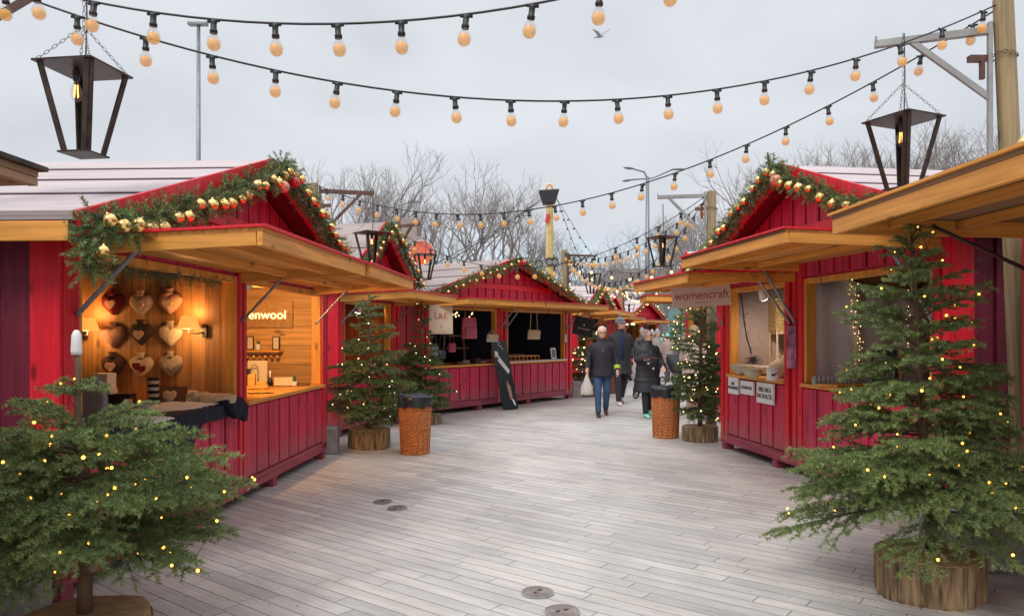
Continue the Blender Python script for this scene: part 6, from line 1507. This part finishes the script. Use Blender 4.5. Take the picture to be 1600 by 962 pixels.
# ------------------------------------------------------------------ camera, light, world
cam = bpy.data.cameras.new('camera'); co = bpy.data.objects.new('camera', cam); COL.objects.link(co)
co.location = (0, 0, EYE); co.rotation_euler = (PI/2, 0, 0); cam.sensor_width = 36; cam.lens = 36*F/1600
cam.shift_y = (HZ-481)/1600; cam.clip_end = 3000; cam.clip_start = .05; S.camera = co
SUN_EL = math.radians(48); SUN_AZ = math.radians(205)   # direction the light comes from, clockwise from +Y
sl = bpy.data.lights.new('sun', 'SUN'); sl.energy = 1.5; sl.angle = math.radians(22); sl.color = (1, .96, .90)
so_ = bpy.data.objects.new('sun', sl); COL.objects.link(so_)
d = Vector((math.sin(SUN_AZ)*math.cos(SUN_EL), math.cos(SUN_AZ)*math.cos(SUN_EL), math.sin(SUN_EL)))
so_.rotation_euler = d.to_track_quat('Z', 'Y').to_euler()
w = bpy.data.worlds.new('World'); S.world = w; w.use_nodes = True; nt = w.node_tree; N = nt.nodes; L = nt.links
bg = N['Background']; bg.inputs['Strength'].default_value = .1
sky = N.new('ShaderNodeTexSky'); sky.sky_type = 'NISHITA'; sky.sun_disc = False; sky.sun_elevation = SUN_EL; sky.sun_rotation = SUN_AZ
tc = N.new('ShaderNodeTexCoord'); mp = N.new('ShaderNodeMapping'); mp.inputs['Scale'].default_value = (1, 1, 2.6); L.new(tc.outputs['Generated'], mp.inputs['Vector'])
nz = N.new('ShaderNodeTexNoise'); nz.inputs['Scale'].default_value = 2.4; nz.inputs['Detail'].default_value = 7; nz.inputs['Roughness'].default_value = .5; nz.inputs['Distortion'].default_value = .4; L.new(mp.outputs[0], nz.inputs['Vector'])
cr = N.new('ShaderNodeValToRGB'); L.new(nz.outputs['Fac'], cr.inputs['Fac']); e = cr.color_ramp.elements
e[0].position = .32; e[0].color = (.545, .572, .62, 1); e[1].position = .68; e[1].color = (.67, .695, .74, 1)
sc = N.new('ShaderNodeMix'); sc.data_type = 'RGBA'; sc.blend_type = 'MULTIPLY'; sc.inputs[0].default_value = 1; L.new(cr.outputs[0], sc.inputs[6]); sc.inputs[7].default_value = (9.6, 9.6, 9.6, 1)
# break in the cloud low over the far end of the aisle
sp = N.new('ShaderNodeSeparateXYZ'); L.new(tc.outputs['Generated'], sp.inputs[0])
nz2 = N.new('ShaderNodeTexNoise'); nz2.inputs['Scale'].default_value = 5; nz2.inputs['Detail'].default_value = 4; L.new(mp.outputs[0], nz2.inputs['Vector'])
def mth(op, a, b=None, v=None):
    n = N.new('ShaderNodeMath'); n.operation = op; L.new(a, n.inputs[0])
    if b is not None: L.new(b, n.inputs[1])
    if v is not None: n.inputs[1].default_value = v
    return n.outputs[0]
zz = mth('ADD', sp.outputs[2], mth('MULTIPLY', nz2.outputs['Fac'], v=.06))
m1 = N.new('ShaderNodeMapRange'); m1.inputs['From Min'].default_value = .17; m1.inputs['From Max'].default_value = .10; m1.inputs['To Max'].default_value = .55; L.new(zz, m1.inputs['Value'])
mx_ = N.new('ShaderNodeMix'); mx_.data_type = 'RGBA'; L.new(m1.outputs[0], mx_.inputs[0]); L.new(sc.outputs[2], mx_.inputs[6])
sk = N.new('ShaderNodeMix'); sk.data_type = 'RGBA'; sk.blend_type = 'MULTIPLY'; sk.inputs[0].default_value = 1; L.new(sky.outputs[0], sk.inputs[6]); sk.inputs[7].default_value = (1.5, 1.5, 1.5, 1)
L.new(sk.outputs[2], mx_.inputs[7])
m9 = N.new('ShaderNodeMapRange'); m9.interpolation_type = 'SMOOTHSTEP'; m9.inputs['From Min'].default_value = .42; m9.inputs['From Max'].default_value = 1; m9.inputs['To Min'].default_value = 1; m9.inputs['To Max'].default_value = 2.5; L.new(sp.outputs[2], m9.inputs['Value'])
mz = N.new('ShaderNodeVectorMath'); mz.operation = 'SCALE'; L.new(mx_.outputs[2], mz.inputs[0]); L.new(m9.outputs[0], mz.inputs['Scale'])   # overcast sky brightens towards the zenith
L.new(mz.outputs[0], bg.inputs['Color'])
vs_ = S.view_settings; vs_.view_transform = 'Standard'; vs_.look = 'None'; vs_.exposure = 0.30; vs_.gamma = 1; vs_.use_curve_mapping = False
S.render.engine = 'CYCLES'
S.cycles.max_bounces = 6; S.cycles.transparent_max_bounces = 16
